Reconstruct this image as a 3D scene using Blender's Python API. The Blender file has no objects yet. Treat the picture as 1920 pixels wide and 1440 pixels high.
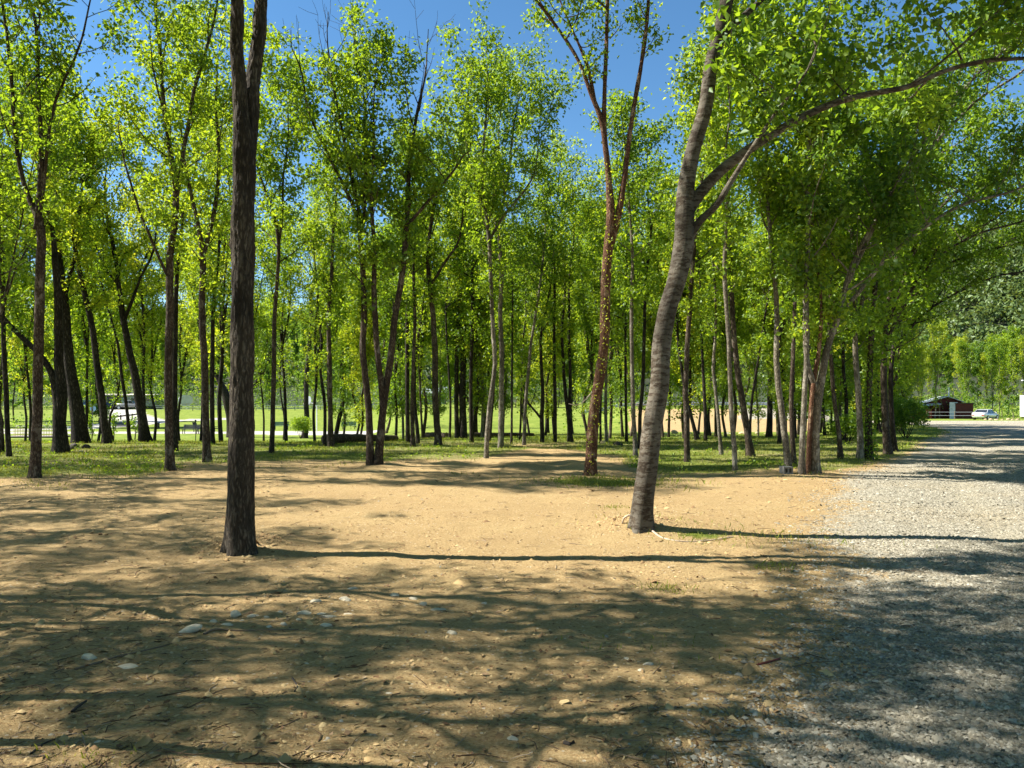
import bpy, math, random
import numpy as np

# ---------------------------------------------------------------- camera, light, exposure
SC = bpy.context.scene
COL = SC.collection
F = 1420.0                      # focal length of the 1920 px wide photograph, in pixels
HZ = 745.0                      # row of the eye-level line
CAMZ = 1.6
cam_d = bpy.data.cameras.new('camera')
cam = bpy.data.objects.new('camera', cam_d)
COL.objects.link(cam)
cam_d.sensor_width = 36.0
cam_d.lens = 36.0 * F / 1920.0
cam_d.shift_y = (HZ - 720.0) / 1920.0
cam_d.clip_start = 0.1
cam_d.clip_end = 3000.0
cam.location = (0, 0, CAMZ)
cam.rotation_euler = (math.radians(90), 0, 0)
SC.camera = cam

SUN_EL, SUN_AZ = math.radians(47), math.radians(-85)      # azimuth clockwise from +Y
world = bpy.data.worlds.new("World")
SC.world = world
world.use_nodes = True
wn = world.node_tree
wn.nodes.clear()
wo = wn.nodes.new('ShaderNodeOutputWorld')
wb = wn.nodes.new('ShaderNodeBackground')
ws = wn.nodes.new('ShaderNodeTexSky')
ws.sky_type = 'NISHITA'
ws.sun_disc = False
ws.sun_elevation = SUN_EL
ws.sun_rotation = SUN_AZ
ws.air_density = 1.0
ws.dust_density = 0.0
ws.ozone_density = 4.0
ws.altitude = 900
wb.inputs['Strength'].default_value = 0.070
whs = wn.nodes.new('ShaderNodeHueSaturation')
whs.inputs['Saturation'].default_value = 1.13
whs.inputs['Hue'].default_value = .493
wn.links.new(ws.outputs[0], whs.inputs['Color'])
wn.links.new(whs.outputs[0], wb.inputs[0])
wn.links.new(wb.outputs[0], wo.inputs[0])

sun_d = bpy.data.lights.new('sun', 'SUN')
sun_d.energy = 5.0
sun_d.angle = math.radians(0.53)
sun_d.color = (1.0, 0.955, 0.87)
sun = bpy.data.objects.new('sun', sun_d)
COL.objects.link(sun)
from mathutils import Vector
sdir = Vector((math.cos(SUN_EL) * math.sin(SUN_AZ), math.cos(SUN_EL) * math.cos(SUN_AZ), math.sin(SUN_EL)))
sun.rotation_euler = sdir.to_track_quat('Z', 'Y').to_euler()
sun.location = (-20, 0, 30)

SC.view_settings.view_transform = 'Standard'
SC.view_settings.look = 'None'
SC.view_settings.exposure = 1.46
SC.view_settings.gamma = 1.0
SC.view_settings.use_curve_mapping = False
SC.render.engine = 'CYCLES'
SC.cycles.max_bounces = 6
SC.cycles.diffuse_bounces = 4
SC.cycles.transmission_bounces = 4
SC.cycles.glossy_bounces = 2
SC.cycles.use_adaptive_sampling = True
SC.cycles.adaptive_threshold = 0.02

R = np.random.default_rng(11)

# ---------------------------------------------------------------- noise and terrain
def vnoise(x, y, seed=0):
    xi = np.floor(x).astype(np.int64); yi = np.floor(y).astype(np.int64)
    fx = x - xi; fy = y - yi
    fx = fx * fx * (3 - 2 * fx); fy = fy * fy * (3 - 2 * fy)
    def h(a, b):
        n = (a * 374761393 + b * 668265263 + seed * 1442695041) & 0x7fffffff
        n = ((n ^ (n >> 13)) * 1274126177) & 0x7fffffff
        n = (n ^ (n >> 16)) & 0xffff
        return n / 65535.0
    return ((h(xi, yi) * (1 - fx) + h(xi + 1, yi) * fx) * (1 - fy) + (h(xi, yi + 1) * (1 - fx) + h(xi + 1, yi + 1) * fx) * fy)

def fbm(x, y, seed=0, o=4):
    s = 0.0; a = 0.5
    for i in range(o):
        s = s + a * (vnoise(x, y, seed + i * 17) - 0.5); x = x * 2.03 + 5.1; y = y * 2.03 + 3.7; a *= 0.5
    return s

TD = [0, 26, 30, 35, 42, 50, 60, 68, 81, 95, 110, 130, 155, 200, 320, 800]
PL = [0, 0, -.2, -.55, -.95, -1.35, -1.75, -2.1, -2.05, -2.35, -2.4, -1.95, -.9, -1.0, -1, 0]
PC = [0, 0, -.1, -.3, -.6, -.85, -1.2, -1.1, -.6, 0, .1, .1, .1, 0, 0, 0]
PE = [0, 0, -.1, -.35, -.6, -.9, -1.22, -.55, .28, .4, .4, .3, .3, 0, 0, 0]
PR = [0, 0, -.05, -.12, -.3, -.45, -.62, -.78, -1.0, -1.3, -1.6, -1.9, -1.9, -1.5, 0, 0]
TC = [-.75, -.2, -.1, .10, .155, .36, .46, .8]
TP = [PL, PL, PC, PC, PE, PE, PR, PR]
MOUNDS = []                      # filled below: (x, y, height, radius)

def terr(x, y, fine=True):
    x = np.asarray(x, float); y = np.asarray(y, float)
    t = np.clip(x / np.maximum(y, 10.0), TC[0], TC[-1])
    cols = np.stack([np.interp(y, TD, p) for p in TP])
    z = np.zeros(np.broadcast(x, y).shape)
    for i in range(len(TC) - 1):
        w = (t - TC[i]) / (TC[i + 1] - TC[i])
        m = (w >= 0) & (w <= 1)
        ws_ = w * w * (3 - 2 * w)
        z = np.where(m, cols[i] * (1 - ws_) + cols[i + 1] * ws_, z)
    amp = np.clip(1.0 - np.maximum(y - 40, 0) / 60, 0.3, 1.0)
    z = z + amp * (0.07 * fbm(x * .35, y * .35, 3, 2))
    for (mx, my, mh, mr) in MOUNDS:
        z = z + mh * np.exp(-((x - mx) ** 2 + (y - my) ** 2) / (mr * mr))
    if fine:
        lf = x - np.interp(y, RLY, RLX); z = z - .028 * (np.exp(-((lf - 2.0) / .3) ** 2) + np.exp(-((lf - 3.9) / .3) ** 2)) * (y < 60)
        clear = np.exp(-((y - 10.8) / 2.6) ** 2) * np.clip((4.5 - x) / 3, 0, 1)
        z = z + clear * .085 * fbm(x * .55 + .4 * fbm(x, y, 6, 2), y * 4.2, 83, 3)
        for (ya, k_, c_) in ((9.9, .05, 0), (11.3, .04, 2), (6.1, .16, 5)):
            v = y - (ya + k_ * x + .25 * np.sin(x * .5 + c_)); z = z - .022 * np.exp(-(v / .10) ** 2) + .012 * np.exp(-((np.abs(v) - .2) / .08) ** 2)
        rd = 1.0 - 0.7 * road_mask(x, y)
        z = z + np.where(y < 45, rd, 0.3) * (0.07 * fbm(x * 1.3 + 4, y * 1.9, 31, 3) + 0.052 * np.abs(fbm(x * 5, y * 8, 57, 3)))
    return z

RLY = [-8, 0, 3.27, 5.6, 8.9, 11.6, 14.2, 18, 28, 45, 60, 68, 75]
RLX = [-.8, .5, 1.3, 2.6, 3.75, 5.0, 6.3, 9.2, 15.5, 26, 33, 34, 30]
def road_sd(x, y):
    """how far inside the gravel road (metres, negative outside)"""
    left = x - np.interp(y, RLY, RLX)
    a = np.minimum(left, np.interp(y, [-8, 8, 18, 30, 60, 75], [9.5, 8.5, 7, 7.5, 10, 16]) - left)
    a = np.where(y < 76, a, -50)
    b = np.minimum(y - 70, 91 - y)
    b = np.where(x > .30 * y, b, -50)
    return np.maximum(a, b)
def road_mask(x, y):
    return np.clip(0.5 + road_sd(x, y) / 1.7 + 1.0 * fbm(x * .55, y * .55, 71, 4) , 0, 1)

GT = [(p - 960) / F for p in (-200, 0, 250, 350, 500, 700, 900, 980, 1060, 1130, 1180, 1240, 1440, 1540, 1600, 1700, 1900)]
GY = [13.5, 14.0, 14.3, 16.5, 18.0, 17.5, 19.0, 23, 24, 21, 18, 15.2, 14.3, 13.9, 16, 19.5, 22]
def grass_mask(x, y):
    t = x / np.maximum(y, 5)
    b = np.interp(t, GT, GY)
    g = (y - b) / 2.2 + 2.6 * fbm(x * .6, y * .6, 91, 4) + .25
    patch = 1.6 - ((x - 1.75) / .9) ** 2 - ((y - 14.2) / .55) ** 2 + 1.5 * fbm(x * 2, y * 2, 5, 2)
    g = np.maximum(g, patch)
    for (gx, gy, gr) in ((2.2, 8.7, .30), (-1.0, 15.9, .3)):
        g = np.maximum(g, .75 - (((x - gx) / (gr * 1.6)) ** 2 + ((y - gy) / gr) ** 2))
    g = np.where((t > .155) & (t < .40) & (y > 61) & (y < 83), 0.12, g)
    strip = (np.abs(y - 25.5 - .2 * x) < 1.2) & (x > -6) & (x < 3)
    g = np.where(strip, g * .35, g)
    return np.clip(g, 0, 1) * np.clip(1 - road_mask(x, y) * 1.4, 0, 1)

def path_mask(x, y):
    t = x / np.maximum(y, 5)
    c = (np.abs(y - 78.5) < np.interp(t, [-.75, -.38, -.32, -.19, -.17], [2.0, 2.0, 4.2, 4.2, 0])) & (t < -.17)
    # access road that climbs away on the left side of the field
    cx = np.interp(y, [84, 100, 118, 140, 160], [-60, -56, -58, -72, -84])
    r = (np.abs(x - cx) < 4.5) & (y > 84) & (y < 158)
    r2 = (np.abs(y - (118 + (x + 58) * 1.0)) < 3.5) & (x > -58) & (x < -46)
    return (c | r | r2).astype(float)

# ---------------------------------------------------------------- mesh helpers
def mesh_np(name, V, faces, mat=None, smooth=False, attrs=None):
    """faces: (n,3) or (n,4) int array, or list of such arrays"""
    me = bpy.data.meshes.new(name)
    V = np.asarray(V, np.float32)
    if not isinstance(faces, list): faces = [faces]
    faces = [np.asarray(f, np.int32) for f in faces if len(f)]
    me.vertices.add(len(V)); me.vertices.foreach_set('co', V.ravel())
    loops = np.concatenate([f.ravel() for f in faces])
    tot = np.concatenate([np.full(len(f), f.shape[1], np.int32) for f in faces])
    start = np.concatenate([[0], np.cumsum(tot)[:-1]]).astype(np.int32)
    me.loops.add(len(loops)); me.loops.foreach_set('vertex_index', loops)
    me.polygons.add(len(tot)); me.polygons.foreach_set('loop_start', start); me.polygons.foreach_set('loop_total', tot)
    if smooth: me.polygons.foreach_set('use_smooth', np.ones(len(tot), bool))
    if attrs:
        for k, a in attrs.items():
            at_ = me.attributes.new(k, 'FLOAT', 'POINT'); at_.data.foreach_set('value', np.asarray(a, np.float32))
    me.update(calc_edges=True)
    if mat: me.materials.append(mat)
    return me

def link(name, me, parent=None, kind=None):
    o = bpy.data.objects.new(name, me); COL.objects.link(o)
    if parent is not None: o.parent = parent
    if kind: o['kind'] = kind
    return o

def tag(o, label=None, cat=None, group=None, kind=None):
    if label: o['label'] = label
    if cat: o['category'] = cat
    if group: o['group'] = group
    if kind: o['kind'] = kind
    return o

def empty(name, loc, rz=0.0, label=None, cat=None, group=None):
    o = bpy.data.objects.new(name, None); COL.objects.link(o)
    o.location = loc; o.rotation_euler = (0, 0, rz); o.empty_display_size = .2
    return tag(o, label, cat, group)

def copy_tree(o, parent=None):
    c = o.copy(); COL.objects.link(c); c.parent = parent
    for ch in o.children: copy_tree(ch, c)
    return c

class MB:
    """collects simple shapes into one mesh"""
    def __init__(s): s.V = []; s.F = []
    def poly(s, vs, fs):
        n = len(s.V); s.V += [tuple(map(float, v)) for v in vs]; s.F += [tuple(n + i for i in f) for f in fs]; return s
    def box(s, c, size, rz=0.0, rx=0.0, ry=0.0, taper=1.0):
        hx, hy, hz = [v / 2 for v in size]
        vs = []
        for z in (-hz, hz):
            k = taper if z > 0 else 1
            for x, y in ((-hx, -hy), (hx, -hy), (hx, hy), (-hx, hy)): vs.append((x * k, y * k, z))
        from mathutils import Euler
        M_ = Euler((rx, ry, rz)).to_matrix()
        vs = [tuple(M_ @ Vector(v) + Vector(c)) for v in vs]
        return s.poly(vs, [(0, 3, 2, 1), (4, 5, 6, 7), (0, 1, 5, 4), (1, 2, 6, 5), (2, 3, 7, 6), (3, 0, 4, 7)])
    def tube(s, pts, rad, k=8, cap=True):
        pts = [Vector(p) for p in pts]
        if not hasattr(rad, '__len__'): rad = [rad] * len(pts)
        n0 = len(s.V); ref = None
        for i, p in enumerate(pts):
            t = (pts[min(i + 1, len(pts) - 1)] - pts[max(i - 1, 0)]).normalized()
            if ref is None:
                ref = Vector((0, 0, 1)) if abs(t.z) < .9 else Vector((1, 0, 0))
            u = (ref - t * ref.dot(t)).normalized(); ref = u; w = t.cross(u)
            for j in range(k):
                a = 2 * math.pi * j / k
                s.V.append(tuple(p + (u * math.cos(a) + w * math.sin(a)) * rad[i]))
        for i in range(len(pts) - 1):
            for j in range(k):
                a = n0 + i * k + j; b = n0 + i * k + (j + 1) % k
                s.F.append((a, b, b + k, a + k))
        if cap:
            s.F.append(tuple(n0 + j for j in reversed(range(k)))); s.F.append(tuple(n0 + (len(pts) - 1) * k + j for j in range(k)))
        return s
    def prism(s, prof, y0, y1, axis='y'):
        """polygon prof [(a,b)] extruded along an axis"""
        n = len(prof)
        if axis == 'y': vs = [(a, y0, b) for a, b in prof] + [(a, y1, b) for a, b in prof]
        elif axis == 'x': vs = [(y0, a, b) for a, b in prof] + [(y1, a, b) for a, b in prof]
        else: vs = [(a, b, y0) for a, b in prof] + [(a, b, y1) for a, b in prof]
        fs = [tuple(range(n)), tuple(reversed(range(n, 2 * n)))] + [(i, i + n, (i + 1) % n + n, (i + 1) % n) for i in range(n)]
        return s.poly(vs, fs)
    def build(s, name, mat, parent=None, smooth=False, bevel=0.0):
        me = bpy.data.meshes.new(name); me.from_pydata(s.V, [], s.F); me.update()
        import bmesh
        bm = bmesh.new(); bm.from_mesh(me)
        if bevel: bmesh.ops.bevel(bm, geom=list(bm.edges), offset=bevel, segments=1, affect='EDGES')
        bmesh.ops.recalc_face_normals(bm, faces=bm.faces); bm.to_mesh(me); bm.free()
        if smooth:
            for p in me.polygons: p.use_smooth = True
        me.materials.append(mat)
        return link(name, me, parent)

# ---------------------------------------------------------------- materials
def new_mat(name):
    m = bpy.data.materials.new(name); m.use_nodes = True
    nt = m.node_tree; b = nt.nodes['Principled BSDF']
    return m, nt, b
def nd(nt, t, **kw):
    n = nt.nodes.new(t)
    for k, v in kw.items():
        if k in n.inputs: n.inputs[k].default_value = v
        else: setattr(n, k, v)
    return n
def ramp(nt, fac, stops, interp='LINEAR'):
    r = nt.nodes.new('ShaderNodeValToRGB'); r.color_ramp.interpolation = interp
    while len(r.color_ramp.elements) < len(stops): r.color_ramp.elements.new(0.5)
    for e, (p, c) in zip(r.color_ramp.elements, stops):
        e.position = p; e.color = (*c, 1) if len(c) == 3 else c
    nt.links.new(fac, r.inputs[0]); return r.outputs[0]
def mixc(nt, fac, a, b, mode='MIX'):
    m = nt.nodes.new('ShaderNodeMix'); m.data_type = 'RGBA'; m.blend_type = mode
    def put(sock, v):
        if isinstance(v, bpy.types.NodeSocket): nt.links.new(v, sock)
        elif isinstance(v, (int, float)): sock.default_value = v
        else: sock.default_value = (*v, 1)
    put(m.inputs[0], fac); put(m.inputs[6], a); put(m.inputs[7], b)
    return m.outputs[2]
def mth(nt, op, a, b=0.0, c=0.0, clamp=False):
    m = nt.nodes.new('ShaderNodeMath'); m.operation = op; m.use_clamp = clamp
    for i, v in enumerate((a, b, c)):
        if isinstance(v, bpy.types.NodeSocket): nt.links.new(v, m.inputs[i])
        else: m.inputs[i].default_value = v
    return m.outputs[0]
def noise(nt, vec, scale, detail=4, rough=.55, dist=0.0):
    n = nd(nt, 'ShaderNodeTexNoise'); n.inputs['Scale'].default_value = scale; n.inputs['Detail'].default_value = detail
    n.inputs['Roughness'].default_value = rough; n.inputs['Distortion'].default_value = dist
    nt.links.new(vec, n.inputs['Vector']); return n.outputs['Fac']
def scaled(nt, vec, s):
    m = nt.nodes.new('ShaderNodeMapping'); m.inputs['Scale'].default_value = s; nt.links.new(vec, m.inputs['Vector']); return m.outputs[0]
def bump(nt, b, h, dist, strength=1.0, prev=None):
    n = nt.nodes.new('ShaderNodeBump'); n.inputs['Distance'].default_value = dist; n.inputs['Strength'].default_value = strength
    nt.links.new(h, n.inputs['Height'])
    if prev is not None: nt.links.new(prev, n.inputs['Normal'])
    nt.links.new(n.outputs[0], b.inputs['Normal']); return n.outputs[0]

def plain(name, c, rough=.6, metal=0.0, var=.25, scale=3.0, spec=.4):
    m, nt, b = new_mat(name)
    tc = nd(nt, 'ShaderNodeTexCoord')
    n = noise(nt, tc.outputs['Object'], scale, 5, .65)
    dark = tuple(x * (1 - var) for x in c); lite = tuple(min(1, x * (1 + var * .6)) for x in c)
    col = ramp(nt, n, [(.3, dark), (.7, lite)])
    nt.links.new(col, b.inputs['Base Color'])
    b.inputs['Roughness'].default_value = rough; b.inputs['Metallic'].default_value = metal
    b.inputs['Specular IOR Level'].default_value = spec
    return m

def bark_mat(name, dark, mid, lite, zs=.22, sc=26, patch=.0, patchc=(.3, .3, .27), dist=.012, horiz=False, crk=.5):
    m, nt, b = new_mat(name)
    tc = nd(nt, 'ShaderNodeTexCoord'); oi = nd(nt, 'ShaderNodeObjectInfo')
    add = nt.nodes.new('ShaderNodeVectorMath'); add.operation = 'MULTIPLY_ADD'
    nt.links.new(oi.outputs['Random'], add.inputs[0]); add.inputs[1].default_value = (31, 17, 9)
    nt.links.new(tc.outputs['Object'], add.inputs[2])
    v = add.outputs[0]
    wv = nt.nodes.new('ShaderNodeTexNoise'); wv.inputs['Scale'].default_value = 9; nt.links.new(v, wv.inputs['Vector'])
    wa = nt.nodes.new('ShaderNodeVectorMath'); wa.operation = 'MULTIPLY_ADD'; nt.links.new(wv.outputs['Color'], wa.inputs[0]); wa.inputs[1].default_value = (.05, .05, .16); nt.links.new(v, wa.inputs[2])
    vs = scaled(nt, wa.outputs[0], (1, 1, zs))
    n1 = noise(nt, vs, sc, 6, .7, .6)
    vo = nd(nt, 'ShaderNodeTexVoronoi', feature='DISTANCE_TO_EDGE'); vo.inputs['Scale'].default_value = sc * 1.1
    nt.links.new(vs, vo.inputs['Vector'])
    crack = mth(nt, 'MULTIPLY', vo.outputs['Distance'], 2.6, clamp=True)
    h = mth(nt, 'MULTIPLY_ADD', crack, crk, mth(nt, 'ADD', n1, (.5 - crk) * .6))
    col = ramp(nt, h, [(.35, dark), (.75, mid), (1.05, lite)])
    if patch > 0:
        vp = scaled(nt, v, (1, 1, .55) if not horiz else (1, 1, 3.2))
        p = noise(nt, vp, 7, 5, .7)
        pm = ramp(nt, p, [(.62 - patch * .2, (0, 0, 0)), (.70 - patch * .2, (1, 1, 1))])
        col = mixc(nt, mth(nt, 'MULTIPLY', pm, .75), col, patchc)
    big = noise(nt, v, 1.3, 3)
    col = mixc(nt, ramp(nt, big, [(.42, (0, 0, 0)), (.68, (.7, .7, .7))]), col, dark)
    nt.links.new(col, b.inputs['Base Color'])
    b.inputs['Roughness'].default_value = .9; b.inputs['Specular IOR Level'].default_value = .15
    bump(nt, b, h, dist, 1.0)
    return m

def leaf_mat(name, c0, c1, c2, tmul=2.35, tfrac=.5):
    """thin leaf: reflects and lets light through; colour differs per leaf, per clump and per tree"""
    m = bpy.data.materials.new(name); m.use_nodes = True; nt = m.node_tree; nt.nodes.clear()
    out = nt.nodes.new('ShaderNodeOutputMaterial')
    geo = nd(nt, 'ShaderNodeNewGeometry'); tc = nd(nt, 'ShaderNodeTexCoord'); oi = nd(nt, 'ShaderNodeObjectInfo')
    r = mth(nt, 'MULTIPLY_ADD', geo.outputs['Random Per Island'], .45, mth(nt, 'MULTIPLY', oi.outputs['Random'], .30))
    n = noise(nt, tc.outputs['Object'], .8, 3)
    r = mth(nt, 'ADD', r, mth(nt, 'MULTIPLY', mth(nt, 'SUBTRACT', n, .25), .5), clamp=True)
    col = ramp(nt, r, [(.1, c0), (.5, c1), (.95, c2)])
    d = nt.nodes.new('ShaderNodeBsdfDiffuse'); nt.links.new(col, d.inputs[0])
    t = nt.nodes.new('ShaderNodeBsdfTranslucent')
    tcx = mixc(nt, 1.0, col, (tmul * 1.16, tmul * .98, tmul * .55), 'MULTIPLY'); nt.links.new(tcx, t.inputs[0])
    g = nt.nodes.new('ShaderNodeBsdfGlossy'); g.inputs['Roughness'].default_value = .5; g.inputs[0].default_value = (.9, .95, 1, 1)
    mx = nt.nodes.new('ShaderNodeMixShader'); mx.inputs[0].default_value = tfrac
    nt.links.new(d.outputs[0], mx.inputs[1]); nt.links.new(t.outputs[0], mx.inputs[2])
    mg = nt.nodes.new('ShaderNodeMixShader'); mg.inputs[0].default_value = .022
    nt.links.new(mx.outputs[0], mg.inputs[1]); nt.links.new(g.outputs[0], mg.inputs[2])
    nt.links.new(mg.outputs[0], out.inputs[0])
    return m

M = {}
M['bark_dark'] = bark_mat('dark furrowed bark', (.010, .008, .006), (.050, .040, .029), (.15, .125, .092), zs=.20, sc=30, patch=.25, patchc=(.10, .085, .065), dist=.02, crk=.3)
M['bark_mottle'] = bark_mat('mottled lichen bark', (.012, .009, .006), (.062, .046, .032), (.15, .12, .085), zs=1.2, sc=15, patch=.85, patchc=(.20, .178, .14), horiz=True, crk=.08)
M['bark_red'] = bark_mat('reddish shaggy bark', (.045, .020, .012), (.155, .078, .044), (.30, .18, .105), zs=.35, sc=34, patch=.35, patchc=(.42, .30, .19), dist=.02)
M['bark_brown'] = bark_mat('brown bark', (.018, .012, .009), (.075, .055, .038), (.17, .135, .095), zs=.3, sc=30, patch=.35, patchc=(.22, .19, .15))
M['bark_pale'] = bark_mat('pale grey bark', (.05, .042, .032), (.17, .145, .105), (.30, .265, .20), zs=.5, sc=22, patch=.45, patchc=(.34, .31, .25))
M['bark_black'] = bark_mat('blackish creek bark', (.008, .0065, .005), (.042, .033, .025), (.10, .082, .062), zs=.25, sc=20)
M['leaf'] = leaf_mat('spring leaves', (.050, .110, .008), (.135, .225, .014), (.26, .34, .022))
M['leaf_deep'] = leaf_mat('full green leaves', (.040, .095, .008), (.105, .190, .012), (.20, .30, .018))
M['leaf_yellow'] = leaf_mat('yellow green leaves', (.10, .17, .012), (.22, .29, .018), (.38, .40, .035))
M['leaf_far'] = leaf_mat('distant leaves', (.040, .090, .014), (.095, .185, .026), (.20, .30, .045))
M['leaf_hill'] = leaf_mat('hillside leaves', (.065, .10, .030), (.12, .18, .045), (.20, .27, .065), tmul=1.3, tfrac=.35)

def ground_material():
    m, nt, b = new_mat('earth gravel and turf')
    tc = nd(nt, 'ShaderNodeTexCoord'); P = tc.outputs['Object']
    def attr(n):
        a = nt.nodes.new('ShaderNodeAttribute'); a.attribute_name = n; return a.outputs['Fac']
    # bare earth: sandy yellow brown, redder where it was freshly turned, specks of grit and bits of bark
    big = noise(nt, P, .45, 4, .6); med = noise(nt, P, 2.3, 5, .65); fin = noise(nt, scaled(nt, P, (1, 1.6, 1)), 38, 5, .7)
    grit = noise(nt, P, 140, 3, .7)
    earth = ramp(nt, big, [(.30, (.42, .30, .140)), (.46, (.355, .225, .102)), (.62, (.27, .155, .070)), (.75, (.20, .118, .056))])
    earth = mixc(nt, .42, earth, ramp(nt, med, [(.3, (.25, .16, .072)), (.55, (.42, .295, .135)), (.75, (.52, .40, .21))]))
    earth = mixc(nt, .6, earth, ramp(nt, fin, [(.33, (.19, .12, .058)), (.5, (.41, .29, .135)), (.68, (.57, .45, .25))]))
    vs = nd(nt, 'ShaderNodeTexVoronoi'); vs.inputs['Scale'].default_value = 34; nt.links.new(P, vs.inputs['Vector'])
    sep = nt.nodes.new('ShaderNodeSeparateColor'); nt.links.new(vs.outputs['Color'], sep.inputs[0])
    speck = mth(nt, 'MULTIPLY', mth(nt, 'GREATER_THAN', sep.outputs[0], .86), mth(nt, 'LESS_THAN', vs.outputs['Distance'], .32))
    speckc = ramp(nt, sep.outputs[1], [(.0, (.10, .055, .03)), (.45, (.16, .09, .05)), (.55, (.55, .47, .34)), (1, (.62, .55, .42))], 'CONSTANT')
    earth = mixc(nt, mth(nt, 'MULTIPLY', speck, .8), earth, speckc)
    # crushed stone
    vg = nd(nt, 'ShaderNodeTexVoronoi'); vg.inputs['Scale'].default_value = 30; nt.links.new(P, vg.inputs['Vector'])
    sg = nt.nodes.new('ShaderNodeSeparateColor'); nt.links.new(vg.outputs['Color'], sg.inputs[0])
    gcol = ramp(nt, sg.outputs[0], [(.0, (.27, .24, .175)), (.5, (.37, .335, .255)), (1, (.50, .46, .365))])
    gcol = mixc(nt, ramp(nt, vg.outputs['Distance'], [(.4, (0, 0, 0)), (.9, (.7, .7, .7))]), gcol, (.24, .21, .16))
    gcol = mixc(nt, mth(nt, 'MULTIPLY', attr('track'), .55), gcol, (.40, .35, .245))
    gcol = mixc(nt, mth(nt, 'MULTIPLY', ramp(nt, big, [(.45, (0, 0, 0)), (.65, (1, 1, 1))]), .4), gcol, (.42, .33, .20))
    # turf
    tn = noise(nt, P, 9, 5, .7); tb = noise(nt, P, .35, 4, .6)
    turf = ramp(nt, tn, [(.3, (.060, .080, .014)), (.5, (.135, .165, .028)), (.7, (.26, .27, .065))])
    turf = mixc(nt, ramp(nt, tb, [(.42, (0, 0, 0)), (.65, (.7, .7, .7))]), turf, (.26, .21, .10))
    lawn = ramp(nt, noise(nt, P, .9, 6, .7), [(.3, (.10, .15, .022)), (.5, (.165, .215, .032)), (.7, (.26, .285, .06))])
    turf = mixc(nt, attr('lawn'), turf, lawn)
    edge = noise(nt, P, 6, 5, .75)
    def soft(a, k=1.0):
        x = mth(nt, 'ADD', a, mth(nt, 'MULTIPLY', mth(nt, 'SUBTRACT', edge, .5), k))
        return ramp(nt, x, [(.38, (0, 0, 0)), (.62, (1, 1, 1))])
    col = mixc(nt, soft(attr('grass'), 1.3), earth, turf)
    col = mixc(nt, soft(attr('gravel'), 1.5), col, gcol)
    conc = ramp(nt, med, [(.3, (.36, .34, .30)), (.7, (.46, .44, .39))])
    col = mixc(nt, attr('paved'), col, conc)
    nt.links.new(col, b.inputs['Base Color'])
    b.inputs['Roughness'].default_value = .95; b.inputs['Specular IOR Level'].default_value = .1
    h1 = mth(nt, 'MULTIPLY_ADD', med, .5, mth(nt, 'MULTIPLY_ADD', fin, .6, mth(nt, 'MULTIPLY', grit, .22)))
    n0 = bump(nt, b, h1, .045, 1.0)
    hg = mth(nt, 'MULTIPLY', mth(nt, 'SUBTRACT', .8, vg.outputs['Distance']), attr('gravel'))
    bump(nt, b, hg, .022, 1.0, n0)
    return m
M['ground'] = ground_material()
M['stone'] = plain('pale limestone', (.54, .47, .34), .9, var=.35, scale=9, spec=.15)
M['gravel'] = None
def gravel_stone_mat():
    m, nt, b = new_mat('crushed limestone')
    g = nd(nt, 'ShaderNodeNewGeometry')
    c = ramp(nt, g.outputs['Random Per Island'], [(0, (.135, .12, .085)), (.35, (.21, .187, .138)), (.75, (.28, .255, .195)), (1, (.42, .385, .305))])
    nt.links.new(c, b.inputs['Base Color']); b.inputs['Roughness'].default_value = .9; b.inputs['Specular IOR Level'].default_value = .2
    return m
M['gravel'] = gravel_stone_mat()
def rand_mat(name, stops, rough=.9):
    m, nt, b = new_mat(name)
    g = nd(nt, 'ShaderNodeNewGeometry')
    c = ramp(nt, g.outputs['Random Per Island'], stops)
    nt.links.new(c, b.inputs['Base Color']); b.inputs['Roughness'].default_value = rough; b.inputs['Specular IOR Level'].default_value = .15
    return m
M['clod'] = rand_mat('earth clods', [(0, (.17, .10, .05)), (.5, (.36, .24, .11)), (1, (.48, .36, .18))])
M['twig'] = rand_mat('dead twigs', [(0, (.06, .035, .02)), (.5, (.17, .11, .065)), (1, (.36, .28, .19))])
M['litter'] = rand_mat('dead leaves', [(0, (.09, .05, .025)), (.5, (.24, .14, .07)), (1, (.40, .29, .17))])
M['blade'] = leaf_mat('grass blades', (.10, .14, .018), (.19, .235, .026), (.36, .35, .08), tmul=1.4, tfrac=.35)

M['white'] = plain('white paint', (.78, .78, .76), .5, var=.06)
M['galv'] = plain('galvanised steel', (.50, .52, .54), .4, .6, var=.15)
M['blue_metal'] = plain('green blue painted metal', (.030, .135, .145), .5, var=.2)
M['dark_metal'] = plain('dark metal', (.02, .024, .026), .5, var=.2)
M['silver'] = plain('silver car paint', (.62, .63, .64), .25, .3, var=.03, spec=.6)
M['grey_paint'] = plain('grey car paint', (.22, .22, .22), .35, .2, var=.05)
M['glass'] = plain('dark glass', (.02, .025, .03), .08, 0, var=.1, spec=.8)
M['rubber'] = plain('black rubber', (.015, .015, .015), .8, var=.2)
M['barn_wood'] = plain('dark red barn boards', (.10, .022, .014), .85, var=.4, scale=6)
M['red'] = plain('red paint', (.42, .035, .02), .5, var=.15)
M['tin'] = plain('pale tin roof', (.45, .48, .52), .35, .3, var=.2, scale=2)
M['cream'] = plain('cream siding', (.58, .50, .45), .7, var=.08)
M['pink_brown'] = plain('faded brown siding', (.21, .145, .12), .8, var=.25)
M['yellow'] = plain('yellow paint', (.72, .55, .22), .6, var=.15)
M['timber'] = plain('weathered timber', (.20, .14, .09), .85, var=.35, scale=8)
M['timber_dark'] = plain('dark timber', (.05, .038, .028), .85, var=.35, scale=8)
M['concrete'] = plain('grey concrete', (.20, .19, .17), .9, var=.2, scale=12)
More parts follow.
